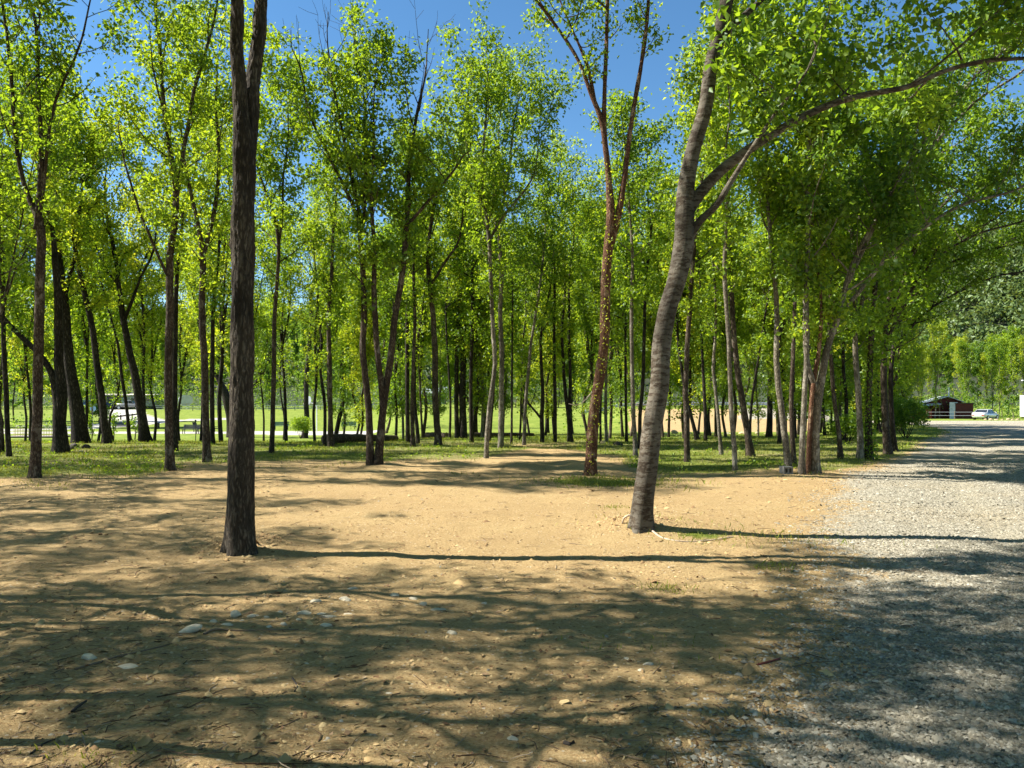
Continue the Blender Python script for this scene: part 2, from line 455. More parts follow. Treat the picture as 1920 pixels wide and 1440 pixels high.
M['signback'] = plain('sign back with painted sky blue', (.30, .48, .66), .35, .4, var=.05)  # bare aluminium; the sky's reflection is put into the base colour
M['lamp_red'] = plain('red lamp', (.35, .02, .015), .3, var=.1)
M['net'] = plain('white net', (.7, .7, .7), .7, var=.1)
M['building_blue'] = plain('grey blue siding', (.30, .36, .42), .7, var=.1)
M['vine'] = plain('pale dead vine', (.42, .33, .24), .8, var=.3, scale=20)

# ---------------------------------------------------------------- pixel to place
def ground_d(px, py, d0=3.0):
    """distance at which the ray through a pixel of the photograph meets the ground"""
    d = np.arange(d0, 240, .02)
    x = (px - 960) / F * d
    r = HZ + (CAMZ - terr(x, d, False)) / d * F
    k = np.argmax(r <= py)
    return float(d[k]) if (r <= py).any() else 200.0
def gx(px, d): return (px - 960) / F * d
def ray(px, py, d): return np.array([(px - 960) / F * d, d, CAMZ + (HZ - py) / F * d])
def gz(x, y): return float(terr(np.array([x]), np.array([y]))[0])

HL_D = ground_d(448, 1030); HR_D = ground_d(1202, 990)
MOUNDS += [(gx(448, HL_D), HL_D, .06, .45), (gx(1196, HR_D), HR_D + .02, .16, .42), (gx(500, 8.3), 8.35, .05, .25),
           (-4.3, 10.2, .05, .7), (.2, 17.6, .10, .6), (1.5, 17.9, .08, .8), (-3.0, 17.8, .08, .5), (2.3, 9.2, .04, .6), (5.6, 16.2, .10, .9)]

# ---------------------------------------------------------------- ground sheet, split into its surfaces
def build_ground():
    ys = list(np.arange(-9, 1.6, .5)); y = 1.6
    while y < 760:
        ys.append(y); y += .042 + .0165 * max(y, 0) if y < 60 else .9 + .03 * (y - 60)
    ys = np.array(ys)
    s = np.linspace(-1, 1, 370)
    s = np.sign(s) * (np.abs(s) * .72 + .28 * np.abs(s) ** 3)
    W = 12.5 + .95 * np.maximum(ys, 0)
    X = s[None, :] * W[:, None]; Y = np.repeat(ys[:, None], len(s), 1)
    Z = terr(X.ravel(), Y.ravel()).reshape(X.shape)
    x, y = X.ravel(), Y.ravel()
    V = np.stack([x, y, Z.ravel()], 1)
    n = len(s); m_ = len(ys)
    i = np.arange((m_ - 1) * (n - 1)); a = (i // (n - 1)) * n + i % (n - 1)
    Fq = np.stack([a, a + 1, a + n + 1, a + n], 1)
    gm, rm, pm = grass_mask(x, y), road_mask(x, y), path_mask(x, y)
    lawn = np.clip((y - 29 + 3 * fbm(x * .2, y * .2, 8, 3)) / 3, 0, 1)
    left = x - np.interp(y, RLY, RLX); trk = np.maximum(np.exp(-((left - 2.0) / .35) ** 2), np.exp(-((left - 3.9) / .35) ** 2)) * np.clip(.7 + 2 * fbm(x * .7, y * .5, 15, 3), 0, 1)
    at_ = {'track': trk, 'grass': gm * (1 - pm), 'gravel': rm, 'paved': pm, 'lawn': lawn}
    t = x / np.maximum(y, 5)
    cls = np.zeros(len(x), int)
    cls[(lawn > .5)] = 1
    cls[(t > .15) & (t < .41) & (y > 60) & (y < 83)] = 2
    cls[rm > .5] = 3
    cls[pm > .5] = 4
    fc = cls[Fq[:, 0]]
    for k, nm in enumerate(('ground', 'lawn', 'embankment', 'gravel_road', 'path')):
        sel = Fq[fc == k]
        if not len(sel): continue
        used, inv = np.unique(sel.ravel(), return_inverse=True)
        me = mesh_np(nm, V[used], inv.reshape(-1, 4), M['ground'], True, {q: w[used] for q, w in at_.items()})
        link(nm, me, None, 'structure')
build_ground()

def ridge(az):   # row of the hilltop in the photograph, by column
    return np.interp(az, [-900, -300, 200, 600, 860, 960, 1080, 1300, 1600, 1900, 2400, 3000], [560, 575, 600, 590, 520, 462, 475, 500, 480, 420, 380, 420])
def build_hill():
    px = np.linspace(-1200, 3200, 120); D = np.array([230, 270, 310, 350, 390, 430, 480, 560])
    prof = np.array([0, .12, .36, .64, .88, 1.0, .95, .6])
    V = []
    for i, d in enumerate(D):
        top = (HZ - ridge(px)) / F * 430 + 1.6 + 5 * fbm(px * .01, px * 0 + i, 4, 3)
        V.append(np.stack([(px - 960) / F * d, np.full_like(px, d), -1.5 + prof[i] * top], 1))
    V = np.concatenate(V); n = len(px)
    i = np.arange((len(D) - 1) * (n - 1)); a = (i // (n - 1)) * n + i % (n - 1)
    m = plain('wooded hill soil', (.035, .045, .018), .95, var=.5, scale=.12)
    link('hill', mesh_np('hill', V, np.stack([a, a + 1, a + n + 1, a + n], 1), m, True), None, 'structure')
    # the wood on it reads as one mass
    C = []
    for _ in range(2300):
        p = R.uniform(-300, 2250) if _ < 1500 else R.uniform(1500, 2200); k = R.uniform(.10, 1.03); d = np.interp(k, prof[:6], D[:6])
        top = (HZ - ridge(p)) / F * 430 + 1.6
        C.append(((p - 960) / F * d, d, -1.5 + k * top))
    C = np.array(C); rad = R.uniform(2.8, 5.0, len(C))
    nl = 46
    dirs = R.normal(size=(len(C), nl, 3)); dirs /= np.linalg.norm(dirs, axis=2, keepdims=True)
    dirs[..., 2] = np.abs(dirs[..., 2]) * 1.6 - .3
    P = C[:, None] + dirs * rad[:, None, None] * R.uniform(.6, 1.05, (len(C), nl, 1)) + np.array([0, 0, 3.0])
    V, Fq = leaf_quads(P.reshape(-1, 3), R.uniform(1.3, 2.5, len(C) * nl))
    o = link('wood', mesh_np('wood', V, Fq, M['leaf_hill']), None)
    tag(o, 'dense spring woodland covering the hillside behind the park', 'woodland', kind='stuff')

# ---------------------------------------------------------------- leaves and trees
def leaf_quads(P, size, down=.25, w=.62):
    """one folded four-cornered leaf at each point"""
    n = len(P)
    size = np.broadcast_to(size, (n,))
    ax = R.normal(size=(n, 3)); ax[:, 2] -= down; ax /= np.linalg.norm(ax, axis=1, keepdims=True)
    nr = R.normal(size=(n, 3)); nr[:, 2] += .9
    sd = np.cross(ax, nr); sd /= np.linalg.norm(sd, axis=1, keepdims=True) + 1e-6
    up = np.cross(sd, ax)
    L = size[:, None]; W = L * w * R.uniform(.75, 1.15, (n, 1))
    a = P; c = P + ax * L - up * L * .08
    b = P + ax * L * .45 + sd * W * .5 + up * L * .10
    d = P + ax * L * .45 - sd * W * .5 + up * L * .10
    V = np.stack([a, b, c, d], 1).reshape(-1, 3)
    Fq = np.arange(4 * n).reshape(-1, 4)
    Fq = np.concatenate([Fq[:, [0, 1, 2]], Fq[:, [0, 2, 3]]])
    return V, Fq

class Tubes:
    def __init__(s): s.V = []; s.F = []; s.n = 0
    def add(s, pts, rad, k, flare=0.0, ridge_amp=0.0, lobes=5):
        pts = np.asarray(pts, float); rad = np.asarray(rad, float); m = len(pts)
        t = np.gradient(pts, axis=0); t /= np.linalg.norm(t, axis=1, keepdims=True) + 1e-9
        ref = np.array([1.0, .03, .02]) if abs(t[0, 0]) < .8 else np.array([0, .1, 1.0])
        u = ref - t * (t @ ref)[:, None]; u /= np.linalg.norm(u, axis=1, keepdims=True) + 1e-9
        w = np.cross(t, u)
        a = np.linspace(0, 2 * np.pi, k, endpoint=False)
        rr = np.repeat(rad[:, None], k, 1)
        if flare or ridge_amp:
            h = np.cumsum(np.r_[0, np.linalg.norm(np.diff(pts, axis=0), axis=1)])
            if flare:
                f = np.exp(-h / (rad[0] * 1.15))[:, None]
                ph = R.uniform(0, 6)
                rr = rr * (1 + flare * f * (.55 + .45 * np.cos(lobes * a + ph)[None] + .3 * np.cos(2 * a + ph)[None]))
            if ridge_amp:
                H, A = np.meshgrid(h, a, indexing='ij')
                cx, sx = np.cos(A) * rad[0] * 40, np.sin(A) * rad[0] * 40
                n1 = np.abs(fbm(cx + H * 2.2, sx * 1.0 + H * 3.1, 19, 3)) + .6 * np.abs(fbm(cx * 2 + 9, sx * 2 + H * 14, 33, 2))
                lump = fbm(cx * .12 + 3, sx * .12 + H * 2.2, 77, 2)
                rr = rr - ridge_amp * 2.2 * (.30 - n1) + lump * ridge_amp * 3.5
        P = pts[:, None] + (u[:, None] * np.cos(a)[None, :, None] + w[:, None] * np.sin(a)[None, :, None]) * rr[..., None]
        s.V.append(P.reshape(-1, 3))
        i = np.arange((m - 1) * k); r0 = (i // k) * k; j = i % k
        s.F.append(np.stack([r0 + j, r0 + (j + 1) % k, r0 + k + (j + 1) % k, r0 + k + j], 1) + s.n)
        s.n += m * k
    def mesh(s, name, mat): return mesh_np(name, np.concatenate(s.V), np.concatenate(s.F), mat, True)

def resample(P, r, step):
    """smooth curve through the points"""
    P = np.asarray(P, float); r = np.asarray(r, float)
    if len(P) < 2: return P, r
    seg = np.linalg.norm(np.diff(P, axis=0), axis=1); s = np.r_[0, np.cumsum(seg)]
    n = max(3, int(s[-1] / step) + 1); q = np.linspace(0, s[-1], n)
    m = np.gradient(P, s, axis=0) if len(P) > 2 else np.repeat(((P[1] - P[0]) / s[1])[None], 2, 0)
    k = np.clip(np.searchsorted(s, q, side='right') - 1, 0, len(s) - 2)
    h = s[k + 1] - s[k]; u = ((q - s[k]) / h)[:, None]; h = h[:, None]
    out = (2 * u**3 - 3 * u**2 + 1) * P[k] + (u**3 - 2 * u**2 + u) * h * m[k] + (-2 * u**3 + 3 * u**2) * P[k + 1] + (u**3 - u**2) * h * m[k + 1]
    return out, np.interp(q, s, r)

def grow_limb(p0, az, el, L, r0, curl=.5, wob=.12):
    n = max(4, int(L / .22)); p = np.array(p0, float); pts = [p.copy()]; e = el
    a = az
    for i in range(n):
        e = min(1.45, e + curl / n * R.uniform(.2, 1.6)); a += R.normal() * wob; e += R.normal() * wob * .7
        p = p + np.array([math.cos(e) * math.cos(a), math.cos(e) * math.sin(a), math.sin(e)]) * L / n
        pts.append(p.copy())
    return np.array(pts), np.linspace(r0, max(.003, r0 * .22), n + 1)

def foliage(stems, spec):
    """limbs and twigs growing from the stems, and the points where leaves sit.
    stems: list of (pts, rad, lo, hi): fractions of the stem that carry limbs"""
    br = Tubes(); pts = []
    cr = spec.get('cr', 1.4); dens = spec.get('limbs', 3.4) * .85; bare = spec.get('bare', 0.0)
    shape = spec.get('shape', 'up')
    for (P, rad, lo, hi) in stems:
        seg = np.linalg.norm(np.diff(P, axis=0), axis=1); s = np.r_[0, np.cumsum(seg)]; L = s[-1]
        nl = max(2, int((hi - lo) * L * dens)); az = R.uniform(0, 6.28)
        for i in range(nl):
            f = lo + (hi - lo) * (i + R.uniform(0, .9)) / nl
            p = np.array([np.interp(f * L, s, P[:, k]) for k in range(3)]); rs = np.interp(f * L, s, rad)
            az += 2.4 + R.normal() * .5
            g = (f - lo) / (hi - lo + 1e-6)
            prof = float(np.interp(g, [0, .25, .55, .8, 1], [.42, .85, 1.3, 1.15, .55]))
            ll = cr * prof * R.uniform(.45, 1.35)
            el = spec.get('el', .55) + .35 * g + R.normal() * .22
            lp, lr = grow_limb(p, az, el, ll, max(.006, min(rs * .5, .007 + .011 * ll)), curl=spec.get('curl', .5))
            br.add(lp, lr, 5)
            isbare = f > 1 - bare
            nt_ = max(2, int(ll * 3.6))
            for j in range(nt_):
                k = int(len(lp) * R.uniform(.25, .98)); q = lp[min(k, len(lp) - 1)]
                tl = R.uniform(.25, .62) * (1.15 if ll > 1.3 else .8)
                tp, tr = grow_limb(q, R.uniform(0, 6.28), R.uniform(-.1, 1.0), tl, .005, .3, .2)
                br.add(tp[::2], tr[::2], 3)
                if not isbare: pts.append(tp[1:])
            if not isbare: pts.append(lp[len(lp) // 3:])
        tip = P[s > L * .93]
        if bare == 0 and hi > .9: pts.append(tip)
    return br, (np.concatenate(pts) if pts else np.zeros((1, 3)))

def leaves_at(pts, n, size, spread=.13, per=10):
    k = R.integers(0, len(pts), max(1, n // per))
    c = pts[k] + R.normal(size=(len(k), 3)) * .07
    P = c[:, None] + R.normal(size=(len(k), per, 3)) * np.array([spread, spread, spread * .75])
    P = P.reshape(-1, 3)
    return leaf_quads(P, size * R.uniform(.45, 1.3, len(P)))

LEAF_GAIN = .92
def make_tree(name, label, base, stems, leaf='leaf', bark='bark_brown', n=8000, ls=.085, sides=8, flare=.35, ridge_amp=0.0,
              step=.35, spec=None, group=None, extra=None, spread=.125, per=14):
    """stems: list of (P world, rad, lo, hi). base: world point of the foot"""
    base = np.array(base, float)
    o = empty(name, tuple(base), 0, label, 'tree', group)
    tb = Tubes(); loc = []
    for q, (P, rad, lo, hi) in enumerate(stems):
        P, rad = resample(P, rad, step)
        if not ridge_amp and len(P) > 3:
            P[1:, :2] += np.cumsum(R.normal(size=(len(P) - 1, 2)) * .006, axis=0)
        P = P - base
        tb.add(P, rad, sides, flare if q == 0 or abs(P[0, 2]) < .3 else 0, ridge_amp)
        loc.append((P, rad, lo, hi))
    link('trunk', tb.mesh('trunk', M[bark]), o)
    n = int(n * (LEAF_GAIN if -base[0] > .18 * base[1] else .78))
    br, pts = foliage([s for s in loc if s[3] > s[2]], spec or {})
    link('branches', br.mesh('branches', M[bark]), o, 'stuff')
    V, Fq = leaves_at(pts, n, ls, spread, per)
    link('crown', mesh_np('crown', V, Fq, M[leaf]), o, 'stuff')
    return o

def px_tree(label, pxb, stems, d=None, name='slender_tree', cb=None, top=None, cr=1.3, n=7000, **kw):
    """stems: lists of (px, py, width px) read off the photograph, first one from the foot up; the rest fork off it.
    cb: row where the crown begins; top: row of the tip"""
    if d is None: d = ground_d(pxb[0], pxb[1])
    x0 = gx(pxb[0], d); z0 = gz(x0, d)
    los = kw.pop('los', None); kw['ls'] = kw.get('ls', .085) * 1.3
    spec = dict(kw.pop('spec', {})); spec.setdefault('cr', cr)
    out = []
    for q, st in enumerate(stems):
        P = []; rad = []
        bend = R.uniform(-.5, .5)
        for i, (px, py, w) in enumerate(st):
            dd = d + (bend * i * .12 if q else 0) * (i > 0)
            P.append(ray(px, py, dd)); rad.append(w / F * d / 2)
        if q == 0: P[0][2] = z0 - .06
        tp = top[q] if isinstance(top, (list, tuple)) else top
        if tp is not None and tp < st[-1][1]:          # carry the stem on upwards
            zt = CAMZ + (HZ - tp) / F * d; p = P[-1].copy(); r = rad[-1]
            k = max(2, int((zt - p[2]) / .9)); dz = (zt - p[2]) / k
            dr = (P[-1] - P[-2]) / max(.2, P[-1][2] - P[-2][2]) if P[-1][2] > P[-2][2] else np.zeros(3)
            dr = np.clip(dr, -.3, .3)
            for i in range(k):
                p = p + np.array([dr[0] * dz * .6 + R.normal() * .09, R.normal() * .12, dz]); P.append(p.copy())
                rad.append(max(.008, r * (1 - (i + 1) / (k + .3))))
        P = np.array(P); rad = np.array(rad)
        zc = CAMZ + (HZ - (cb if cb is not None else 560)) / F * d
        z = P[:, 2]; seg = np.r_[0, np.cumsum(np.linalg.norm(np.diff(P, axis=0), axis=1))]
        lo = float(np.interp(zc, z, seg) / seg[-1]) if z[-1] > zc and np.all(np.diff(z) > 0) else (0.15 if q else .9)
        if q == 0: lo = lo * .66 + .02
        if los and los[q] is not None: lo = los[q]
        out.append((P, rad, min(lo, .9), 1.0))
    return make_tree(name, label, (x0, d, z0), out, n=n, spec=spec, **kw)

build_hill()

# ---------------------------------------------------------------- the two big trees in front
d = HL_D
px_tree('thick dark furrowed trunk that splits into two upright stems, standing alone on the dirt', (449, 1030), [
    [(449, 1030, 58), (451, 960, 54), (453, 850, 49), (454, 700, 44), (455, 500, 42), (456, 400, 41), (457, 300, 40), (452, 210, 29), (449, 140, 27), (444, 80, 25), (445, 0, 23), (438, -100, 22), (430, -250, 18)],
    [(456, 400, 36), (462, 300, 33), (470, 230, 31), (474, 150, 30), (484, 80, 28), (490, 0, 26), (498, -100, 23), (515, -250, 18)]],
    name='big_tree', bark='bark_dark', cb=-60, los=[.62, .5], top=[-620, -640], cr=1.5, n=7500, ls=.085, sides=64, step=.024, ridge_amp=.016, flare=.62, spec={'limbs': 2.6})
hl = px_tree('leaning mottled grey brown trunk with one long limb reaching over the gravel road', (1203, 990), [
    [(1203, 990, 43), (1207, 930, 40), (1214, 880, 38), (1223, 800, 37), (1237, 720, 36), (1240, 650, 35), (1252, 580, 35), (1270, 520, 35), (1281, 465, 38), (1284, 400, 36), (1287, 345, 31), (1300, 280, 28), (1322, 205, 27), (1334, 120, 26), (1350, 60, 25), (1362, 0, 26), (1375, -90, 24), (1380, -220, 19)],
    [(1288, 400, 22), (1310, 366, 22), (1345, 326, 20), (1395, 287, 18), (1440, 257, 17), (1500, 222, 15), (1560, 195, 13), (1620, 178, 12), (1700, 163, 10), (1780, 130, 9), (1850, 114, 8), (1930, 108, 7), (2010, 90, 5)],
    [(1292, 448, 15), (1312, 415, 14), (1340, 388, 12), (1368, 345, 10), (1420, 262, 7), (1455, 210, 6), (1495, 160, 5), (1530, 90, 4)],
    [(1352, 70, 14), (1378, 45, 12), (1400, 25, 11), (1432, -5, 9), (1470, -70, 7), (1540, -160, 5)]],
    name='big_tree', bark='bark_mottle', cb=-20, top=[-560, 85, 60, -200], cr=1.6, n=15500, ls=.085, spread=.16, los=[.72, .38, .45, .4], sides=48, step=.03, ridge_amp=.0040, flare=.65, leaf='leaf', spec={'limbs': 3.2, 'el': .35})
mb = MB()
b0 = Vector(ray(1166, 982, HR_D - .22)); 
mb.tube([ray(1166, 984, HR_D - .2), ray(1170, 971, HR_D - .22), ray(1179, 966, HR_D - .24), ray(1189, 967, HR_D - .25), ray(1200, 982, HR_D - .27), ray(1206, 992, HR_D - .28)], [.011, .012, .012, .012, .011, .010], 7)
rt = mb.build('surface_root', M['vine'], None, True); rt.parent = hl; rt.location = -Vector(hl.location)

vt = px_tree('reddish shaggy vine covered trunk forking into pale tall stems above the grass patch', (1106, 893), [
    [(1106, 893, 23), (1110, 830, 22), (1115, 760, 20), (1123, 715, 21), (1133, 640, 19), (1135, 560, 19), (1139, 480, 18), (1144, 440, 20), (1141, 330, 11), (1133, 250, 11), (1134, 160, 8), (1137, 80, 8), (1139, 0, 7)],
    [(1146, 455, 14), (1157, 415, 12), (1169, 345, 11), (1177, 280, 10), (1187, 210, 9), (1204, 110, 8), (1216, 0, 7)],
    [(1134, 262, 9), (1124, 215, 9), (1108, 175, 8), (1085, 115, 7), (1045, 52, 7), (998, -8, 5), (940, -70, 4)],
    [(1118, 200, 6), (1100, 120, 6), (1075, 60, 5), (1050, 0, 4)]],
    name='vine_tree', bark='bark_red', cb=230, los=[.72, .45, .2, .2], top=[-230, -260, -90, -150], cr=1.25, n=11500, ls=.075, sides=22, step=.05, ridge_amp=.008, flare=.5, spec={'limbs': 2.6, 'el': .3})
TV = ground_d(1106, 893)
mb = MB(); mb.tube([ray(1110, 735, TV - .1), ray(1100, 747, TV - .2), ray(1090, 757, TV - .25), ray(1078, 760, TV - .3), ray(1066, 757, TV - .35)], [.012, .011, .010, .009, .006], 6)
v_ = mb.build('broken_vine', M['vine'], None, True); v_.parent = vt; v_.location = -Vector(vt.location)
Pv = []
for (px, py) in ((1106, 850), (1112, 800), (1116, 740), (1128, 680), (1134, 620), (1136, 560), (1140, 500), (1143, 450), (1139, 330), (1162, 400)):
    for _ in range(34):
        q = ray(px + R.normal() * 7, py + R.normal() * 24, TV - .13 - R.uniform(0, .06)); Pv.append(q - np.array(vt.location))
V, Fq = leaf_quads(np.array(Pv), R.uniform(.03, .06, len(Pv)))
link('ivy_leaves', mesh_np('ivy_leaves', V, Fq, M['leaf_yellow']), vt)

# ---------------------------------------------------------------- the trees one can tell apart, from the photograph's left to its right
T = px_tree
T('short dark trunk cut by the photo edge, leftmost of all trees', (4, 848), [[(4, 848, 9), (1, 800, 8), (-6, 740, 7), (-10, 640, 6)]], bark='bark_black', cb=560, top=180, n=4500)
T('thin black trunk second from the left edge', (17, 856), [[(17, 856, 10), (14, 800, 9), (10, 700, 9), (5, 600, 8), (2, 480, 7)]], bark='bark_black', cb=470, top=60, n=6500)
T('tall brown trunk near the left edge that forks high into two stems', (65, 897), [
    [(65, 897, 21), (66, 830, 18), (66, 750, 17), (68, 600, 17), (69, 480, 16), (66, 405, 15), (48, 370, 9), (33, 310, 8), (22, 200, 7), (12, 100, 6)],
    [(68, 430, 10), (74, 380, 10), (77, 280, 8), (71, 150, 7), (68, 50, 6)],
    [(75, 400, 7), (88, 300, 6), (105, 200, 5), (150, 90, 4)]], bark='bark_brown', cb=330, top=[-330, -330, -140], cr=1.5, n=12500, ls=.08, sides=14, step=.15)
T('black curved creek trunk with a bent limb reaching far left, left of the thickest trunk', (105, 850), [
    [(113, 850, 30), (112, 800, 24), (108, 740, 17), (98, 700, 12), (78, 668, 11), (50, 640, 10), (10, 600, 9), (-20, 560, 8)],
    [(112, 790, 22), (117, 740, 20), (112, 680, 17), (112, 600, 15), (105, 500, 12), (98, 430, 8)]], name='creek_tree', bark='bark_black', cb=450, top=[420, 180], cr=1.7, n=9000, ls=.10)
T('thickest black creek trunk, tapering and leaning left next to the boulder heap', (150, 832), [
    [(151, 832, 34), (147, 790, 27), (141, 750, 24), (132, 700, 21), (125, 650, 19), (120, 560, 16), (108, 450, 13)],
    [(120, 560, 9), (140, 480, 7), (150, 400, 6)]], name='creek_tree', bark='bark_black', cb=470, top=[240, 250], cr=1.8, n=9500, ls=.10, flare=.25)
T('black leaning trunk in front of the pale mobile home, left of the thinner one', (200, 832), [[(200, 832, 17), (197, 800, 14), (192, 750, 13), (182, 680, 12), (175, 620, 11), (160, 550, 10), (144, 480, 8)]], name='creek_tree', bark='bark_black', cb=480, top=230, cr=1.8, n=8000, ls=.10, leaf='leaf_yellow')
T('slim black sapling leaning left between two creek trunks at the mobile home', (244, 830), [[(244, 830, 8), (238, 770, 6), (228, 700, 6), (222, 650, 5), (208, 600, 4)]], name='creek_tree', bark='bark_black', cb=560, top=400, cr=1.2, n=3000, ls=.09)
T('black leaning creek trunk with spreading limbs, right of the slim black sapling', (272, 830), [
    [(273, 830, 23), (268, 795, 18), (262, 760, 16), (252, 700, 15), (243, 660, 13), (232, 600, 12), (224, 540, 9), (216, 470, 7)],
    [(233, 600, 8), (250, 560, 6), (265, 520, 5), (285, 480, 4)], [(226, 540, 5), (195, 500, 4), (170, 430, 3)]], name='creek_tree', bark='bark_black', cb=500, top=[260, 350, 330], cr=1.9, n=11000, ls=.10, leaf='leaf_yellow')
T('brown trunk forking high into a narrow vee, dirt heaped at its foot', (320, 882), [
    [(320, 882, 19), (318, 830, 15), (317, 750, 14), (315, 600, 14), (316, 480, 13), (326, 400, 12), (325, 350, 10), (312, 270, 9), (298, 180, 8), (290, 60, 7), (283, 0, 6)],
    [(328, 385, 9), (338, 330, 8), (352, 260, 7), (372, 160, 6), (395, 80, 5), (410, 20, 4)],
    [(316, 520, 6), (280, 440, 5), (250, 350, 4), (230, 270, 3)]], bark='bark_brown', cb=330, top=[-230, -200, 200], cr=1.4, n=13000, ls=.078, sides=12, step=.18)
T('slim dark trunk close behind the brown forked trunk', (329, 846), [[(329, 846, 11), (328, 760, 10), (329, 640, 9), (333, 500, 8)]], bark='bark_black', cb=430, top=200, n=5500)
T('brown trunk splitting into a wide vee at crown height, left of the big dark tree', (388, 866), [
    [(388, 866, 16), (386, 800, 13), (384, 700, 13), (380, 600, 12), (381, 480, 11), (374, 430, 8), (360, 370, 7), (345, 300, 5)],
    [(382, 475, 9), (396, 420, 8), (404, 380, 8), (409, 290, 6), (402, 200, 5)]], bark='bark_brown', cb=420, top=[120, 30], cr=1.4, n=10500, ls=.08, sides=12)
T('slim ivy flecked dark trunk touching the right side of the vee tree', (399, 832), [[(399, 832, 9), (398, 740, 9), (399, 640, 8), (402, 540, 7)]], bark='bark_black', cb=520, top=300, n=4500)
T('stocky black creek tree with low bent limbs half hidden by the big dark trunk', (432, 820), [
    [(432, 821, 14), (430, 780, 13), (427, 755, 18), (412, 715, 10), (398, 690, 8), (378, 640, 7), (362, 590, 6)],
    [(432, 750, 12), (470, 730, 11), (495, 690, 8), (510, 640, 7)]], name='creek_tree', bark='bark_black', cb=660, top=[470, 470], cr=1.8, n=7000, ls=.11)
T('slender brown trunk, first one right of the big dark tree', (509, 850), [
    [(509, 850, 10), (511, 780, 9), (513, 700, 9), (514, 600, 8), (519, 520, 7), (521, 465, 7), (512, 400, 5), (490, 340, 4)],
    [(521, 465, 6), (529, 410, 5), (531, 330, 4), (540, 260, 3)]], bark='bark_brown', cb=420, top=[230, 160], cr=1.4, n=8500, ls=.085)
T('very thin crooked sapling in front of the left blue bench', (532, 825), [[(532, 825, 4), (533, 782, 3.5), (527, 745, 3), (525, 690, 3)]], name='sapling', bark='bark_black', cb=690, top=560, cr=.7, n=1400)
T('dark bowed trunk with a flared foot beside the basketball hoop', (571, 822), [[(571, 823, 12), (575, 790, 10), (574, 750, 9), (575, 710, 9), (580, 650, 8), (583, 600, 7)]], bark='bark_black', cb=640, top=330, cr=1.7, n=7500, ls=.10, flare=.6)
T('thin dark leftmost stem of the trio by the fallen log', (609, 836), [[(609, 836, 7), (609, 780, 6), (606, 740, 6), (600, 700, 5), (602, 640, 5)]], bark='bark_black', cb=640, top=420, n=3500)
T('brown middle stem of the trio by the fallen log', (621, 837), [[(621, 837, 13), (619, 780, 9), (618, 700, 9), (616, 600, 8), (622, 500, 7)]], bark='bark_brown', cb=520, top=170, cr=1.3, n=7500)
T('dark leaning right stem of the trio by the fallen log', (628, 828), [[(628, 828, 9), (635, 790, 8), (643, 750, 8), (645, 700, 7), (641, 640, 6)]], bark='bark_black', cb=640, top=330, n=5000, cr=1.6, ls=.10)
T('twin brown trunks joined at the foot in the middle of the clearing edge', (702, 871), [
    [(695, 871, 16), (693, 800, 13), (688, 730, 12), (682, 660, 12), (683, 560, 11), (676, 460, 10), (672, 400, 8), (656, 330, 6), (640, 250, 5), (620, 130, 4)],
    [(709, 871, 17), (714, 800, 14), (724, 740, 13), (735, 670, 13), (743, 600, 12), (758, 500, 11), (766, 400, 10), (772, 320, 8), (785, 220, 6)],
    [(718, 770, 11), (711, 700, 11), (704, 620, 11), (700, 540, 10), (702, 470, 8), (696, 380, 7), (700, 280, 5)],
    [(675, 420, 7), (650, 360, 6), (615, 290, 5), (575, 200, 4), (560, 120, 3)],
    [(766, 420, 7), (800, 380, 6), (850, 320, 4), (870, 290, 3)],
    [(682, 420, 7), (687, 320, 6), (690, 220, 5), (675, 120, 4)]],
    name='twin_trunk_tree', bark='bark_brown', cb=520, top=[20, 40, 100, 60, 270, 30], cr=1.15, n=19000, ls=.085, sides=12, step=.2, spec={'bare': .22, 'limbs': 3.4, 'el': .7})
T('small crooked trunk just behind the twin trunks', (727, 812), [[(724, 812, 6), (731, 790, 4), (732, 760, 4), (727, 735, 4), (730, 690, 3)]], name='sapling', bark='bark_brown', cb=690, top=560, n=1800, cr=.9)
T('black trunk left of a tight threesome, in front of the white roofed building', (765, 830), [[(765, 831, 9), (764, 770, 8), (763, 690, 8), (764, 590, 7), (770, 480, 6)]], bark='bark_black', cb=520, top=270, n=6500, cr=1.5, ls=.095)
T('brown middle trunk of a tight threesome, in front of the white roofed building', (774, 837), [[(774, 837, 9), (773, 770, 8), (774, 690, 7), (777, 590, 6), (775, 500, 5)]], bark='bark_brown', cb=520, top=250, n=6000, cr=1.3)
T('black trunk right of a tight threesome, in front of the white roofed building', (784, 832), [[(784, 832, 8), (781, 790, 7), (777, 740, 6), (780, 660, 5)]], bark='bark_black', cb=640, top=420, n=3500)
T('thin pale stem leaning left beside the tight threesome', (793, 823), [[(793, 823, 5), (789, 780, 4), (785, 700, 4), (781, 620, 3)]], bark='bark_brown', cb=620, top=420, n=2500)
T('smooth brown trunk with pale roots spreading at its foot', (822, 837), [
    [(822, 837, 15), (820, 800, 12), (817, 740, 12), (815, 660, 11), (812, 600, 10), (806, 540, 9), (802, 480, 8), (812, 400, 7)],
    [(806, 540, 6), (830, 500, 5), (860, 450, 4)]], bark='bark_brown', cb=480, top=[260, 330], cr=1.5, n=8500, flare=.8, sides=16, step=.15, ls=.09)
T('thin dark stem to the right of the pale rooted trunk', (845, 823), [[(843, 823, 5), (845, 760, 4), (842, 700, 4), (838, 640, 4), (835, 570, 3)]], bark='bark_black', cb=600, top=400, n=3000)
T('dark trunk with pale bark flecks, left one of the dark clump at mid distance', (857, 822), [[(857, 822, 9), (856, 740, 8), (858, 640, 7), (861, 540, 6)]], bark='bark_black', cb=620, top=330, n=6500, cr=1.6, ls=.10)
